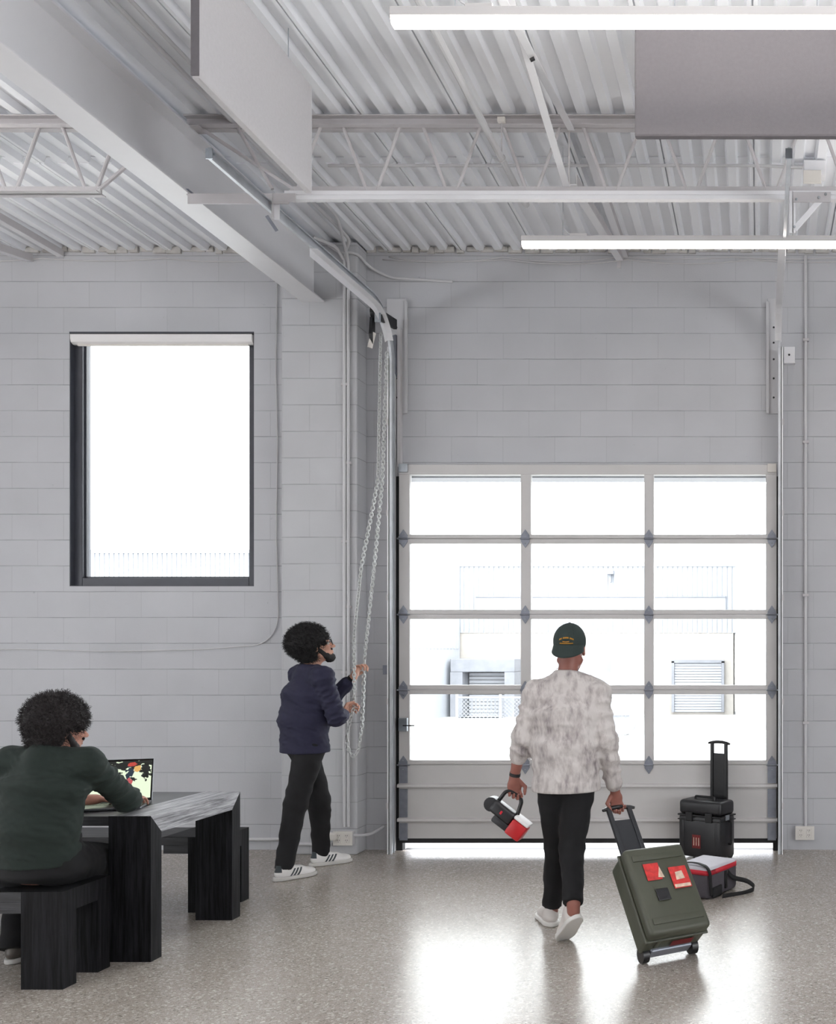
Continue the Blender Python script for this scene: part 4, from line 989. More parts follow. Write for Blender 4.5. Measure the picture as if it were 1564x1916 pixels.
        for ax_ in range(3):
            sl0 = [slice(None)]*3; sl1 = [slice(None)]*3; sl0[ax_] = slice(0, -1); sl1[ax_] = slice(1, None)
            ch_ = S[tuple(sl0)] != S[tuple(sl1)]; e = np.argwhere(ch_)
            u_, v_ = [(1, 2), (2, 0), (0, 1)][ax_]
            def cell(du, dv):
                c = e.copy(); c[:, u_] += du; c[:, v_] += dv; return vid[tuple(c.T)]
            q = np.stack([cell(-1, -1), cell(0, -1), cell(0, 0), cell(-1, 0)], 1); ins = S[tuple(e.T)]
            q[~ins] = q[~ins][:, ::-1]; quads.append(q)
        Q = np.concatenate(quads)
        # light Laplacian smoothing
        for _ in range(passes):
            su = np.zeros_like(V_); c_n = np.zeros(len(V_))
            for a, b in ((0, 1), (1, 2), (2, 3), (3, 0)):
                np.add.at(su, Q[:, a], V_[Q[:, b]]); np.add.at(su, Q[:, b], V_[Q[:, a]]); np.add.at(c_n, Q[:, a], 1); np.add.at(c_n, Q[:, b], 1)
            V_ = V_*.5+.5*su/c_n[:, None]
        if parent is not None: V_ = V_-np.array(ORG[parent.name])
        me = bpy.data.meshes.new(name); me.vertices.add(len(V_)); me.vertices.foreach_set('co', V_.astype(np.float32).ravel())
        me.loops.add(Q.size); me.loops.foreach_set('vertex_index', Q.ravel().astype(np.int32)); me.polygons.add(len(Q)); me.polygons.foreach_set('loop_start', np.arange(0, Q.size, 4, dtype=np.int32))
        me.update(calc_edges=True); me.validate()
        me.polygons.foreach_set('use_smooth', np.ones(len(me.polygons), bool))
        return link(name, me, mat, parent)

def nv(v): v = np.array(v, float); return v/np.linalg.norm(v)
def headframe(fw, tilt=0):
    f = nv(fw); r = nv(np.cross(f, (0, 0, 1))); u = np.cross(r, f); return np.array([r, f, u])      # rows right, forward, up
def hand_prims(S, W, f, n, curl, thumb=1, size=1.0, thumbcurl=.6):
    """W wrist, f direction of the palm, n palm normal (the side the fingers curl to), thumb=+1/-1 side"""
    f = nv(f); n = nv(np.array(n, float)-f*(np.array(n, float)@f)); s = np.cross(f, n)*thumb; W = np.array(W, float); z = size
    pal = W+f*.045*z
    S.ell(pal, (.040*z, .050*z, .0145*z), [s, f, n], .012); S.cone(W-f*.02, W+f*.02, .024*z, .023*z, .014)
    for i, (off, L_, r) in enumerate(((.030, 1.0, .0088), (.010, 1.1, .009), (-.010, 1.03, .0087), (-.029, .82, .0078))):
        p = W+f*(.082-.006*abs(i-1))*z+s*off*z; d = nv(f+s*off*2.2); a = curl[i] if hasattr(curl, '__len__') else curl
        for seg, (ln, rr) in enumerate(((.042, 1), (.027, .92), (.021, .82))):
            a_ = a*(seg+1)*.9; dd = d*math.cos(a_)+n*math.sin(a_); q = p+dd*ln*L_*z
            S.cone(p, q, r*rr*z, r*rr*.93*z, .0035); p = q
    p = W+f*.022*z+s*.030*z; d = nv(f*.75+s*.7+n*.25)
    q = p+d*.042*z; S.cone(p, q, .0125*z, .0105*z, .008); d2 = nv(f*.9+s*(.5-thumbcurl)+n*thumbcurl); q2 = q+d2*.028*z; S.cone(q, q2, .0103*z, .0092*z, .004); S.cone(q2, q2+nv(d2+n*.3)*.020*z, .0092*z, .0075*z, .004)
def head_prims(S, H, R):
    H = np.array(H, float); P = lambda x, y, z: H+R[0]*x+R[1]*y+R[2]*z
    S.ell(P(0, -.012, .035), (.076, .097, .088), R, .02); S.ell(P(0, .030, -.045), (.058, .062, .062), R, .03)
    S.cone(P(-.022, .062, -.092), P(.022, .062, -.092), .020, .020, .02)                     # chin
    S.cone(P(-.055, .0, -.06), P(-.024, .06, -.088), .018, .018, .02); S.cone(P(.055, .0, -.06), P(.024, .06, -.088), .018, .018, .02)
    S.cone(P(0, .085, .012), P(0, .113, -.026), .009, .0115, .010)                           # nose
    for s in (-1, 1):
        S.ell(P(s*.011, .102, -.030), (.008, .010, .007), R, .006); S.ell(P(s*.031, .094, .006), (.017, .013, .011), R, .008, 's')
        S.cone(P(s*.012, .088, .024), P(s*.048, .074, .024), .008, .007, .010)               # brow
        S.ell(P(s*.043, .068, -.022), (.018, .018, .016), R, .016)                           # cheek
        S.ell(P(s*.079, -.012, -.006), (.010, .020, .032), R, .006); S.ell(P(s*.086, -.006, -.004), (.006, .011, .018), R, .004, 's')
    S.ell(P(0, .090, -.054), (.024, .011, .0065), R, .005); S.ell(P(0, .088, -.066), (.021, .012, .008), R, .005); S.ell(P(0, .101, -.0598), (.022, .008, .0018), R, .003, 's')
def body_prims(S, J, g=0., arms=True, legs=True, torso=True):
    sd = J['side']
    if torso:
        S.ecap(J['pelvis']-np.array([0, 0, .05]), J['waist'], sd, .150, .105, .130, .100, .04, .07)
        S.ecap(J['waist'], J['chest'], sd, .130, .100, .158, .115, .04, .05); S.ecap(J['chest'], J['neck']-np.array([0, 0, .03]), sd, .155, .110, .075, .06, .04, .04)
        S.cone(J['shL'], J['shR'], .048, .048, .04)
    S.cone(J['neck']-np.array([0, 0, .02]), J['head']+J['R'][1]*-.015+J['R'][2]*-.05, .056, .052, .02)
    if arms:
        for a, b, c in (('shL', 'elL', 'wrL'), ('shR', 'elR', 'wrR')):
            S.cone(J[a], J[b], .047, .037, .03); m_ = J[b]+(J[c]-J[b])*.3; S.cone(J[b], m_, .036, .037, .015); S.cone(m_, J[c], .037, .0245, .015)
    if legs:
        for a, b, c in (('hiL', 'knL', 'anL'), ('hiR', 'knR', 'anR')):
            S.cone(J[a], J[b], .082, .054, .03); m_ = J[b]+(J[c]-J[b])*.3; S.cone(J[b], m_, .052, .053, .02); S.cone(m_, J[c], .052, .034, .02); S.cone(J[c], J[c]+np.array([0, 0, -.04]), .034, .034, .01)
def bounds(J, m=.2):
    P = np.array([v for k, v in J.items() if k not in ('R', 'side', 'fwd')]); return P.min(0)-m, P.max(0)+m
def sweater(J, name, mat, par, hemz, cuffL, cuffR, h=.006, loose=.026, sleeve=.018, amp=.004, seed=1, collar=True, bag=1.0, blouse=.0):
    ks = ('pelvis', 'waist', 'chest', 'neck', 'shL', 'shR', 'elL', 'elR', 'wrL', 'wrR'); P = np.array([J[k] for k in ks]); lo, hi = P.min(0)-.22, P.max(0)+.22; sd = J['side']; g = loose
    T = Sdf(lo, hi, h); hp = J['pelvis'].copy(); hp[2] = hemz-.04
    T.ecap(hp, J['waist'], sd, .145*bag+g, .110*bag+g, .140*bag+g, .112*bag+g, .04, .07)
    T.ecap(J['waist'], J['chest'], sd, .140*bag+g, .112*bag+g, .160+g, .122+g, .05, .06); T.ecap(J['chest'], J['neck']-np.array([0, 0, .045]), sd, .155+g, .112+g*.9, .07+g, .058+g*.5, .06, .04)
    T.cone(J['shL'], J['shR'], .05+g*.5, .05+g*.5, .05)
    nb = J['neck']-np.array([0, 0, .055])
    for q_ in ('shL', 'shR'): T.cone(nb, J[q_], .052+g*.4, .050+g*.4, .06)
    T.wrinkle(amp, 16, (.5, .5, 1), seed); T.wrinkle(amp*.4, 45, (.4, .4, 1), seed+7)
    T.clip((hp[0], hp[1], hemz), J.get('hemn', (0, 0, 1)))
    # ribbed hem
    Hm = Sdf(lo, hi, h); c = J['pelvis'].copy(); c[2] = hemz+.025; 
    Hm.ecap(c-np.array([0, 0, .02]), c+np.array([0, 0, .02]), sd, .142*bag+g, .110*bag+g, .142*bag+g, .110*bag+g, .02, .03); Hm.clip((c[0], c[1], hemz), J.get('hemn', (0, 0, 1))); T.join(Hm, .01)
    for a, b, c, cf in (('shL', 'elL', 'wrL', cuffL), ('shR', 'elR', 'wrR', cuffR)):
        A = Sdf(lo, hi, h); e = J[b]+(J[c]-J[b])*cf
        A.cone(J[a], J[b], .050+sleeve, .044+sleeve, .03); A.cone(J[b], e, .044+sleeve, .032+sleeve, .02)
        A.wrinkle(amp*1.3, 34, tuple((J[b]-J[a])/np.linalg.norm(J[b]-J[a])*1.2), seed+3)
        dn = nv(J[c]-J[b]); 
        # clip only near the cuff
        B_ = Sdf(lo, hi, h); B_.cone(J[a], J[b], .06+sleeve, .055+sleeve, .03); 
        x, y, z = A.ax[0][:, None, None], A.ax[1][None, :, None], A.ax[2][None, None, :]
        pl = ((x-e[0])*dn[0]+(y-e[1])*dn[1]+(z-e[2])*dn[2]).astype(np.float32); A.F = np.maximum(A.F, np.where(B_.F > 0, pl, -1))
        C_ = Sdf(lo, hi, h); C_.cone(e-dn*.03, e-dn*.004, .029+sleeve, .028+sleeve, .006); A.join(C_, .01); T.join(A, .03)
    if collar:
        n_ = J['neck']; up = nv(J['head']-J['neck']); C_ = Sdf(lo, hi, h); C_.cone(n_-up*.04, n_+up*.0, .080, .069, .01); C_.clip(n_+up*.004, -up); T.join(C_, .02)
        K = Sdf(lo, hi, h); K.cone(n_, n_+up*.2, .058, .05, .01); T.F = np.maximum(T.F, -K.F-.002)
    return T.mesh(name, mat, par)
def trousers(J, name, mat, par, waistz, h=.007, g=.018, amp=.008, seed=5, cuff=.05, flare=0.):
    P = np.array([J[k] for k in ('pelvis', 'hiL', 'hiR', 'knL', 'knR', 'anL', 'anR')]); lo, hi = P.min(0)-.22, P.max(0)+.22; sd = J['side']
    T = Sdf(lo, hi, h); T.ecap(J['pelvis']+np.array([0, 0, -.06]), J['pelvis']+np.array([0, 0, .10]), sd, .150+g, .112+g, .140+g, .105+g, .03, .06)
    for a, b, c in (('hiL', 'knL', 'anL'), ('hiR', 'knR', 'anR')):
        dn = nv(J[c]-J[b]); e = J[c]-dn*(cuff-.05)
        T.cone(J[a], J[b], .086+g, .060+g, .03); T.cone(J[b], e, .060+g, .043+g+flare, .02)
    T.wrinkle(amp*.7, 13, (.5, .5, 1), seed); T.wrinkle(amp*.35, 38, (.5, .5, .8), seed+3)
    for a, b, c in (('hiL', 'knL', 'anL'), ('hiR', 'knR', 'anR')):
        dn = nv(J[c]-J[b]); e = J[c]-dn*(cuff-.05); x, y, z = T.ax[0][:, None, None], T.ax[1][None, :, None], T.ax[2][None, None, :]
        pl = (x-e[0])*dn[0]+(y-e[1])*dn[1]+(z-e[2])*dn[2]; near = ((x-e[0])**2+(y-e[1])**2+(z-e[2])**2) < .11**2
        T.F = np.maximum(T.F, np.where(near, pl, -1)).astype(np.float32)
    return T.mesh(name, mat, par)
def shoe(par, heel, toe, up, mat, sole_mat, stripes=None, L_=.285):
    """shoe in its own frame: heel and toe are points on the sole"""
    heel = Vector(heel); toe = Vector(toe); f = (toe-heel).normalized(); r = f.cross(Vector(up)).normalized(); u = r.cross(f); M_ = frame(heel, r, f, u)
    k = L_/.285
    S = Sdf((-.09, -.05, -.03), (.09, .34, .16), .004)
    S.ell((0, .075, .045), (.036*k, .072*k, .040), None, .02); S.ell((0, .20*k, .034), (.044*k, .082*k, .034), None, .03); S.cone((0, .055, .06), (0, .05, .098), .040, .037, .03); S.cone((0, .09, .078), (0, .17*k, .057), .031, .028, .03)
    S.clip((0, 0, .014), (0, 0, 1)); S.clip((0, .05, .104), (0, -.15, -1)); 
    K = Sdf((-.09, -.05, -.03), (.09, .34, .16), .004); K.cone((0, .05, .09), (0, .045, .13), .030, .031, .01); S.F = np.maximum(S.F, -K.F)
    oldorg = ORG[par.name]; ORG[par.name] = Vector((0, 0, 0))
    o = S.mesh('shoe', mat, par, passes=2)
    Q = Sdf((-.09, -.05, -.03), (.09, .34, .16), .004)
    Q.ell((0, .07, .012), (.041*k, .080*k, .06), None, .03); Q.ell((0, .205*k, .012), (.050*k, .088*k, .06), None, .05); Q.cone((0, .06, .01), (0, .21*k, .01), .036, .042, .04); Q.clip((0, 0, .026), (0, 0, -1)); Q.clip((0, 0, .0015), (0, 0, 1))
    sl = Q.mesh('sole', sole_mat, o, passes=1)
    # laces and tongue
    m = MB(); m.box(-.018, .018, .085, .12, .085, .112, .008, Matrix.Rotation(-.25, 4, 'X')); m.build('tongue', mat, o)
    m = MB()
    for j in range(4): m.tube([(-.024, .10+.018*j, .088-.008*j), (0, .104+.018*j, .096-.009*j), (.024, .10+.018*j, .088-.008*j)], .003, 6)
    m.build('laces', mat, o, smooth=True)
    ORG[par.name] = oldorg
    o.matrix_local = Matrix.Translation(-oldorg) @ M_
    return o
def shoe_material(name, base, stripe=None, heelcol=None):
    m = pm(name, base, .5, var=.03); nt = m.node_tree; N = nt.nodes; L = nt.links; b = N['Principled BSDF']
    if stripe is None: return m
    tc = N.new('ShaderNodeTexCoord'); sp = N.new('ShaderNodeSeparateXYZ'); L.new(tc.outputs['Object'], sp.inputs[0])
    def mt(op, a, c, d=None):
        n = N.new('ShaderNodeMath'); n.operation = op
        for i, v in enumerate((a, c, d)):
            if v is None: continue
            if isinstance(v, (int, float)): n.inputs[i].default_value = v
            else: L.new(v, n.inputs[i])
        return n.outputs[0]
    q = mt('SUBTRACT', sp.outputs[1], mt('MULTIPLY', sp.outputs[2], -.55)); q = mt('SUBTRACT', sp.outputs[1], mt('MULTIPLY', sp.outputs[2], .55))
    ph = mt('FRACT', mt('DIVIDE', mt('SUBTRACT', q, .078), .023), 0); on = mt('LESS_THAN', ph, .56)
    inr = mt('MULTIPLY', mt('GREATER_THAN', q, .078), mt('LESS_THAN', q, .145)); zz_ = mt('MULTIPLY', mt('LESS_THAN', sp.outputs[2], .075), mt('GREATER_THAN', sp.outputs[2], .026))
    sidem = mt('GREATER_THAN', mt('ABSOLUTE', sp.outputs[0], 0), .018)
    f = mt('MULTIPLY', mt('MULTIPLY', on, inr), mt('MULTIPLY', zz_, sidem))
    hl = mt('MULTIPLY', mt('LESS_THAN', sp.outputs[1], .035), mt('GREATER_THAN', sp.outputs[2], .06)); f = mt('MAXIMUM', f, hl)
    mx = N.new('ShaderNodeMix'); mx.data_type = 'RGBA'; L.new(f, mx.inputs['Factor']); mx.inputs['A'].default_value = lin(base); mx.inputs['B'].default_value = lin(stripe); L.new(mx.outputs['Result'], b.inputs['Base Color'])
    return m
def afro(par, H, R, rad, mat, name='hair', n=5200, offs=(0, -.02, .05), seed=3, curl=.020):
    H = np.array(H, float); P = lambda x, y, z: H+R[0]*x+R[1]*y+R[2]*z; c = P(*offs); m_ = max(rad)+.04
    S = Sdf(c-m_, c+m_, .006)
    S.ell(c, rad, R, .01); S.ell(P(0, -.055, -.04), (rad[0]*.80, .075, .075), R, .03)
    S.ell(P(0, .20, -.055), (.105, .150, .115), R, .02, 's')        # face opening
    S.ell(P(0, .0, -.155), (.12, .14, .07), R, .02, 's')            # nape
    S.ell(P(.085, .045, -.035), (.03, .05, .05), R, .02, 's'); S.ell(P(-.085, .045, -.035), (.03, .05, .05), R, .02, 's')
    S.wrinkle(.007, 75, (1, 1, 1), seed); S.wrinkle(.005, 150, (1, -1, .5), seed+1)
    o = S.mesh(name, mat, par, passes=0)
    me = o.data; nvt = len(me.vertices); co = np.zeros(nvt*3, np.float32); me.vertices.foreach_get('co', co); co = co.reshape(-1, 3); no = np.zeros(nvt*3, np.float32); me.vertex_normals.foreach_get('vector', no); no = no.reshape(-1, 3)
    r = np.random.default_rng(seed); pick = r.integers(0, nvt, n); V_ = []; Fc = []
    for i in pick:
        p = co[i]; d = nv(no[i]+r.normal(size=3)*.35); a = nv(np.cross(d, r.normal(size=3))); b = np.cross(d, a); L_ = r.uniform(.4, 1.0)*curl; rd = r.uniform(.0022, .0048); ph = r.uniform(0, 6.28); tn = r.uniform(5, 9)
        base = len(V_); K = 6
        for k in range(K):
            t = k/(K-1); q = p+d*L_*t+(a*math.cos(ph+tn*t)+b*math.sin(ph+tn*t))*rd*(.3+t); w_ = .0011*(1-.4*t)
            for j in range(3): V_.append(q+(a*math.cos(2.1*j)+b*math.sin(2.1*j))*w_)
        for k in range(K-1):
            for j in range(3): Fc.append((base+k*3+j, base+k*3+(j+1) % 3, base+(k+1)*3+(j+1) % 3, base+(k+1)*3+j))
    m2 = bpy.data.meshes.new('curls'); m2.from_pydata([tuple(v) for v in V_], [], Fc); m2.update()
    oc_ = link('curls', m2, mat, o); return o
def beard(par, H, R, mat, seed=4, n=900, long=.035):
    H = np.array(H, float); P = lambda x, y, z: H+R[0]*x+R[1]*y+R[2]*z; S = Sdf(P(0, .04, -.08)-.16, P(0, .04, -.08)+.16, .005)
    S.cone(P(-.066, .010, -.025), P(-.052, .044, -.078), .015, .021, .02); S.cone(P(.066, .010, -.025), P(.052, .044, -.078), .015, .021, .02)
    S.cone(P(-.045, .050, -.085), P(0, .072, -.094-long*.5), .017, .020, .02); S.cone(P(.045, .050, -.085), P(0, .072, -.094-long*.5), .017, .020, .02)
    S.ell(P(0, .058, -.085-long), (.040, .034, .034), R, .03); S.cone(P(-.028, .092, -.042), P(.028, .092, -.042), .008, .008, .01)
    S.ell(P(0, .107, -.060), (.022, .016, .009), R, .006, 's')
    S.wrinkle(.004, 110, (1, 1, 1), seed); return S.mesh('beard', mat, par, passes=0)
def eyes(par, H, R):
    P = lambda x, y, z: Vector(np.array(H)+R[0]*x+R[1]*y+R[2]*z)
    for s in (-1, 1):
        m = MB(); m.ball(P(s*.031, .080, .006), .0125, n=10); e = m.build('eye', M_eye, par, smooth=True)
        m = MB(); m.ball(P(s*.031, .0895, .006), .0042, n=6); m.build('iris', M_hair, e, smooth=True)
def arr(*v): return np.array(v, float)

M_eye = pm('eye_white', (225, 220, 215), .2)
M_hair = pm('black_hair', (17, 15, 17), .75, var=.3, vscale=60)
M_hairb = pm('dark_brown_hair', (27, 20, 22), .7, var=.3, vscale=60)
M_skinA = pm('light_brown_skin', (172, 122, 104), .5, var=.05, vscale=20)
M_skinB = pm('tan_skin', (196, 148, 128), .5, var=.05, vscale=20)
M_skinC = pm('warm_brown_skin', (146, 94, 82), .5, var=.06, vscale=20)
M_green = pm('dark_green_jersey', (26, 37, 33), .9, var=.08, vscale=30, bump=.4, bscale=350)
M_navy = pm('navy_jersey', (33, 33, 56), .85, var=.08, vscale=30, bump=.35, bscale=350)
M_jean = pm('black_denim', (15, 15, 18), .85, var=.15, vscale=25, bump=.4, bscale=300)
M_jean2 = pm('black_cotton', (14, 14, 17), .9, var=.12, vscale=25, bump=.3, bscale=300)
M_sole = pm('off_white_rubber', (196, 194, 190), .6)
M_solew = pm('white_rubber', (220, 218, 214), .6)
M_sh1 = shoe_material('white_leather_dark_stripes', (228, 226, 224), (52, 60, 64))
M_sh2 = shoe_material('white_leather', (214, 208, 204))
M_sh3 = shoe_material('grey_brown_suede', (88, 82, 76))
M_cap = pm('bottle_green_cotton', (38, 50, 48), .85, var=.06, vscale=20, bump=.3, bscale=300)
M_gold = pm('gold_embroidery', (200, 140, 40), .7)
def tie_dye():
    m = pm('smudged_grey_cotton', (196, 190, 188), .9, bump=.35, bscale=350); nt = m.node_tree; N = nt.nodes; L = nt.links; b = N['Principled BSDF']
    tc = N.new('ShaderNodeTexCoord'); mp = N.new('ShaderNodeMapping'); mp.inputs['Rotation'].default_value = (0, -.6, 0); mp.inputs['Scale'].default_value = (1, 1, .35); L.new(tc.outputs['Object'], mp.inputs[0])
    n = N.new('ShaderNodeTexNoise'); n.inputs['Scale'].default_value = 26; n.inputs['Detail'].default_value = 4; n.inputs['Roughness'].default_value = .6; L.new(mp.outputs[0], n.inputs[0])
    n2 = N.new('ShaderNodeTexNoise'); n2.inputs['Scale'].default_value = 6; n2.inputs['Detail'].default_value = 3; L.new(tc.outputs['Object'], n2.inputs[0])
    a = N.new('ShaderNodeMath'); a.operation = 'MULTIPLY_ADD'; L.new(n2.outputs[0], a.inputs[0]); a.inputs[1].default_value = .35; L.new(n.outputs[0], a.inputs[2])
    r = N.new('ShaderNodeValToRGB'); e = r.color_ramp.elements; e[0].position = .60; e[0].color = lin((200, 195, 192)); e[1].position = .98; e[1].color = lin((112, 104, 108)); q = e.new(.78); q.color = lin((172, 165, 163)); L.new(a.outputs[0], r.inputs[0]); L.new(r.outputs[0], b.inputs['Base Color'])
    return m
M_smudge = tie_dye()

# ---- seated man at the laptop
A = dict(side=arr(1, .12, 0), pelvis=arr(-3.43, 4.60, .575), waist=arr(-3.43, 4.57, .73), chest=arr(-3.40, 4.585, .92), neck=arr(-3.395, 4.60, 1.09), head=arr(-3.385, 4.665, 1.185),
         shL=arr(-3.575, 4.60, 1.035), shR=arr(-3.235, 4.63, 1.03), elL=arr(-3.64, 4.87, .80), elR=arr(-3.215, 4.90, .81), wrL=arr(-3.475, 5.03, .79), wrR=arr(-3.285, 5.05, .79),
         hiL=arr(-3.54, 4.61, .545), hiR=arr(-3.36, 4.63, .545), knL=arr(-3.80, 5.02, .47), knR=arr(-3.41, 5.06, .46), anL=arr(-3.745, 4.86, .11), anR=arr(-3.43, 5.10, .10))
A['R'] = headframe((.55, .83, -.08))
pa = thing('person', 'person with dark curly hair and beard in dark green sweater, seated at the laptop', 'person', (-3.43, 4.60, 0))
lo, hi = bounds(A, .2); S = Sdf(lo, hi, .0045); body_prims(S, A); head_prims(S, A['head'], A['R'])
hand_prims(S, A['wrR'], (-.25, .9, -.05), (0, 0, -1), .38, 1); hand_prims(S, A['wrL'], (.25, .85, -.05), (0, 0, -1), .35, -1)
S.mesh('body', M_skinA, pa); del S
A['hemn'] = (0, 0, 1)
sweater(A, 'sweater', M_green, pa, .55, .35, .80, amp=.008, seed=2, bag=1.06)
trousers(A, 'trousers', M_jean2, pa, .7, cuff=.0, g=.030)
afro(pa, A['head'], A['R'], (.122, .134, .132), M_hairb, offs=(0, -.025, .048), seed=3, curl=.026)
beard(pa, A['head'], A['R'], M_hairb); eyes(pa, A['head'], A['R'])
shoe(pa, (-3.735, 4.80, 0), (-3.79, 5.08, 0), (0, 0, 1), M_sh3, M_sole)
shoe(pa, (-3.43, 5.05, 0), (-3.40, 5.33, 0), (0, 0, 1), M_sh3, M_sole)

# ---- standing man pulling the chain
f_ = nv((.64, .77, 0)); s_ = nv((.77, -.64, 0))
Bp = dict(side=s_, pelvis=arr(-3.19, 6.77, .93), waist=arr(-3.195, 6.76, 1.08), chest=arr(-3.175, 6.76, 1.26), neck=arr(-3.155, 6.77, 1.455), head=arr(-3.125, 6.795, 1.590),
         shR=arr(-3.01, 6.645, 1.385), shL=arr(-3.285, 6.885, 1.39), elR=arr(-2.925, 6.67, 1.10), wrR=arr(-2.93, 6.79, 1.115), elL=arr(-3.10, 7.00, 1.22), wrL=arr(-2.945, 7.0, 1.375),
         hiR=arr(-3.125, 6.715, .90), hiL=arr(-3.245, 6.835, .90), knR=arr(-3.205, 6.66, .50), knL=arr(-3.15, 6.90, .50), anR=arr(-3.243, 6.585, .11), anL=arr(-3.195, 7.03, .11))
Bp['R'] = headframe((.86, .42, .30))
pb = thing('person', 'person in navy jacket and black trousers with dark curly hair, standing pulling the door chain', 'person', (-3.2, 6.77, 0))
lo, hi = bounds(Bp, .2); S = Sdf(lo, hi, .0045); body_prims(S, Bp); head_prims(S, Bp['head'], Bp['R'])
hand_prims(S, Bp['wrL'], LH-Vector(Bp['wrL'])+Vector((-.03, 0, .02)), (.75, -.1, .2), 1.05, 1, thumbcurl=.7)
hand_prims(S, Bp['wrR'], (.1, .8, .5), (.75, 0, -.1), 1.0, -1, thumbcurl=.6)
S.mesh('body', M_skinB, pb); del S
sweater(Bp, 'jacket', M_navy, pb, .855, .72, .85, amp=.009, seed=12, bag=1.12, loose=.030, sleeve=.020)
trousers(Bp, 'trousers', M_jean, pb, .9, cuff=.01, g=.018, amp=.009)
afro(pb, Bp['head'], Bp['R'], (.130, .142, .128), M_hair, offs=(0, -.045, .055), seed=8, curl=.026)
beard(pb, Bp['head'], Bp['R'], M_hair, 9, long=.008); eyes(pb, Bp['head'], Bp['R'])
H_, R_ = Bp['head'], Bp['R']; P_ = lambda x, y, z: Vector(H_+R_[0]*x+R_[1]*y+R_[2]*z)
m = MB(); Mg = frame((0, 0, 0), R_[0], R_[2], R_[1]).to_3x3()
for s in (-1, 1): m.torus(P_(s*.033, .108, .006), .022, .002, Mg, n=18, m=6); m.tube([P_(s*.056, .105, .012), P_(s*.082, .0, .010)], .002, 6)
m.tube([P_(-.011, .11, .01), P_(.011, .11, .01)], .002, 6); m.build('eyeglasses', M_dark, pb, smooth=True)
w0 = Vector(Bp['wrL']); dw = Vector(nv(Bp['wrL']-Bp['elL'])); m = MB(); m.tube([w0-dw*.035, w0-dw*.012], .033, 20); m.build('wrist_watch', M_dark, pb, smooth='auto')
shoe(pb, (-3.282, 6.52, 0), (-3.09, 6.755, 0), (0, 0, 1), M_sh1, M_sole)
shoe(pb, (-3.25, 6.975, 0), (-3.02, 7.155, 0), (0, 0, 1), M_sh1, M_sole)

# ---- walking man with case and tool
tx = Vector((.80, -.05, -.60)).normalized(); ty = Vector((.05, 1, 0)); ty = (ty-tx*ty.dot(tx)).normalized(); tz = tx.cross(ty)
if tz.z < 0: tz = -tz
TMx = frame(at(953, 1528, 5.30), tx, ty, tz)
TH = TMx@Vector((-.05, 0, .118)); HG = CM@Vector((0, -.014, CL+.394))
def grip(g, f, n): return np.array(g)-nv(f)*.088-nv(n)*.020
fL, nL_, fR, nR_ = (0, .05, -1), (.35, -.93, 0), (.05, .30, -1), (.5, -.8, -.2)
Cp = dict(side=arr(1, .05, 0), pelvis=arr(-1.06, 5.30, .90), waist=arr(-1.06, 5.30, 1.04), chest=arr(-1.06, 5.31, 1.22), neck=arr(-1.055, 5.31, 1.445), head=arr(-1.045, 5.335, 1.575),
         shL=arr(-1.22, 5.30, 1.335), shR=arr(-.895, 5.33, 1.335), elL=arr(-1.295, 5.27, 1.09), wrL=grip(TH, fL, nL_), elR=arr(-.835, 5.29, 1.08), wrR=grip(HG, fR, nR_),
         hiL=arr(-1.135, 5.30, .87), hiR=arr(-.985, 5.30, .87), knL=arr(-1.135, 5.42, .48), knR=arr(-1.03, 5.30, .48), anL=arr(-1.18, 5.50, .11), anR=arr(-.975, 5.07, .235))
Cp['R'] = headframe((.0, 1, -.03))
pc_ = thing('person', 'person in a green cap and smudged grey sweatshirt walking toward the garage door', 'person', (-1.06, 5.30, 0))
lo, hi = bounds(Cp, .2); S = Sdf(lo, hi, .0045); body_prims(S, Cp); head_prims(S, Cp['head'], Cp['R'])
hand_prims(S, Cp['wrL'], fL, nL_, 1.0, -1, thumbcurl=.7)
hand_prims(S, Cp['wrR'], fR, nR_, 1.0, 1, thumbcurl=.7)
S.mesh('body', M_skinC, pc_); del S
sweater(Cp, 'sweatshirt', M_smudge, pc_, .80, .50, .86, amp=.010, seed=22, bag=1.10, loose=.030, sleeve=.018)
trousers(Cp, 'trousers', M_jean2, pc_, .9, cuff=.05, g=.012, flare=.0)
shoe(pc_, (-1.165, 5.455, 0), (-1.275, 5.69, 0), (0, 0, 1), M_sh2, M_solew)
shoe(pc_, (-.945, 5.03, .165), (-1.055, 5.205, .0), (-.25, .35, 1), M_sh2, M_solew)
# cap worn backwards
H_, R_ = Cp['head'], Cp['R']; Q_ = lambda x, y, z: H_+R_[0]*x+R_[1]*y+R_[2]*z
S = Sdf(H_-.2, H_+.25, .004); S.ell(Q_(0, -.012, .045), (.089, .106, .100), R_, .01); S.clip(Q_(0, -.1, .012), (0, .12, 1)); 
cp_ = S.mesh('cap', M_cap, pc_)
m = MB(); rows_ = []
for i in range(9):
    t = i/8; row = []
    for j in range(17):
        a = math.pi*(j/16)*.80+math.pi*.10; r0x, r0y = .088, .104; x = math.cos(a)*(r0x+.006*t); y = -math.sin(a)*(r0y+.050*t)-.012
        z = .022-.066*t*math.sin(a)**.7-.006*t
        row.append(m.bm.verts.new(Q_(x, y, z)))
    rows_.append(row)
for a, b in zip(rows_, rows_[1:]):
    for j in range(16): m.bm.faces.new((a[j], a[j+1], b[j+1], b[j]))
o = m.build('brim', M_cap, cp_, smooth=True); so = o.modifiers.new('solid', 'SOLIDIFY'); so.thickness = .004
m = MB()
def capt(az, el, push=.0015):
    d = np.array([math.sin(az)*math.cos(el)*.089, -math.cos(az)*math.cos(el)*.106, math.sin(el)*.100]); d = d*(1+push/.1); return Vector(Q_(d[0], d[1]-.012, d[2]+.045))
def capstroke(pts, r): m.tube([capt(*p) for p in pts], r, 5)
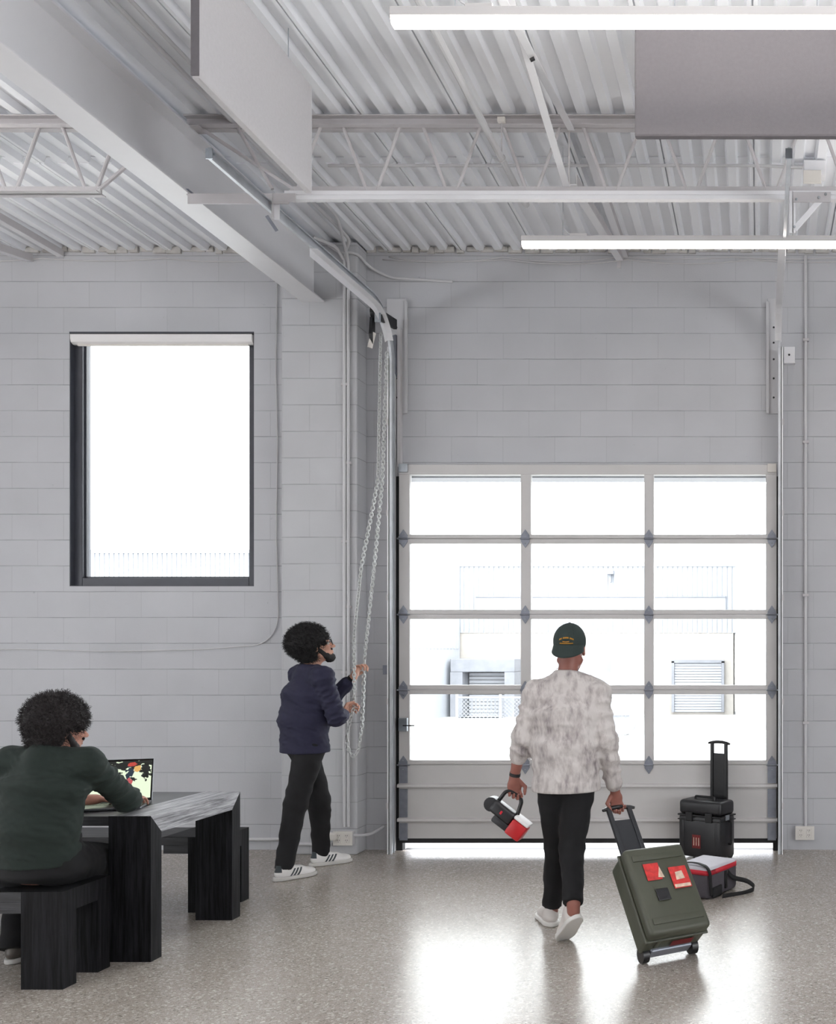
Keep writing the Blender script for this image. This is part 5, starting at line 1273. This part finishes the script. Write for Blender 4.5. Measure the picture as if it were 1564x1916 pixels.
for k in range(15):      # stitched letters of the arched line
    a = -.42+k*.06; e0 = .10-.9*a*a*.55
    if k % 7 == 3: continue
    capstroke([(a, e0), (a+.02, e0+.085)], .0016); capstroke([(a+.02, e0+.085), (a+.04, e0+.01)], .0013)
for k in range(14):
    a = -.40+k*.06; e0 = -.19+.10*a*a; capstroke([(a, e0), (a+.035, e0+.05)], .0015); capstroke([(a+.035, e0+.05), (a+.045, e0)], .0012)
capstroke([(-.2, -.06), (0, -.085), (.2, -.06)], .0022)
m.build('embroidery', M_gold, cp_, smooth=True)
m = MB(); m.ball(Q_(0, -.012, .146), .007, (1, 1, .5), 6); m.build('top_button', M_cap, cp_)
for k in range(6):
    a = k*math.pi/3+.5; m = MB(); m.tube([capt(a, e, .0005) for e in np.linspace(.0, 1.5, 10)], .0012, 5); m.build('seam', M_cap, cp_)
w0 = Vector(Cp['wrL']); dw = Vector(nv(Cp['wrL']-Cp['elL'])); m = MB(); m.tube([w0-dw*.03, w0-dw*.012], .0305, 20); m.build('wrist_watch', M_dark, pc_, smooth='auto')
m = MB(); 
nk = Vector(Cp['neck']); m.torus(nk+Vector((0, .0, .018)), .062, .0016, Matrix.Rotation(.35, 3, 'X'), n=28); m.build('necklace', M_dark, pc_, smooth=True)

# hand tool: cordless tool with red battery
tl_ = thing('cordless_tool', 'black cordless tool with red and white battery block in the walking man\'s left hand', 'tool', at(953, 1528, 5.30))
m = MB(); m.box(-.115, .03, -.04, .04, -.035, .040, .020, TMx); m.box(-.07, .05, -.03, .03, -.075, -.03, .012, TMx); m.build('motor_body', M_blk, tl_, smooth='auto')
MB().tube([TMx@Vector((-.118, -.03, .0)), TMx@Vector((-.118, .03, .0))], .040, 20).build('nose_cap', M_blk, tl_, smooth='auto')
MB().box(.03, .125, -.045, .045, -.075, .018, .012, TMx).build('battery', pm('red_battery', (178, 30, 36), .35), tl_, smooth='auto')
MB().box(.028, .124, -.043, .043, .019, .040, .008, TMx).build('battery_top', M_blind, tl_, smooth='auto')
m = MB(); m.tube(arc([TMx@Vector((-.10, 0, .03)), TMx@Vector((-.10, 0, .112)), TMx@Vector((.0, 0, .122)), TMx@Vector((.03, 0, .035))], 6, .03), .011, 10); m.build('handle', M_blk2, tl_, smooth='auto')
m = MB(); m.box(-.05, -.038, -.0415, -.0395, -.008, .012, .001, TMx); m.build('red_accent', M_redb, tl_)
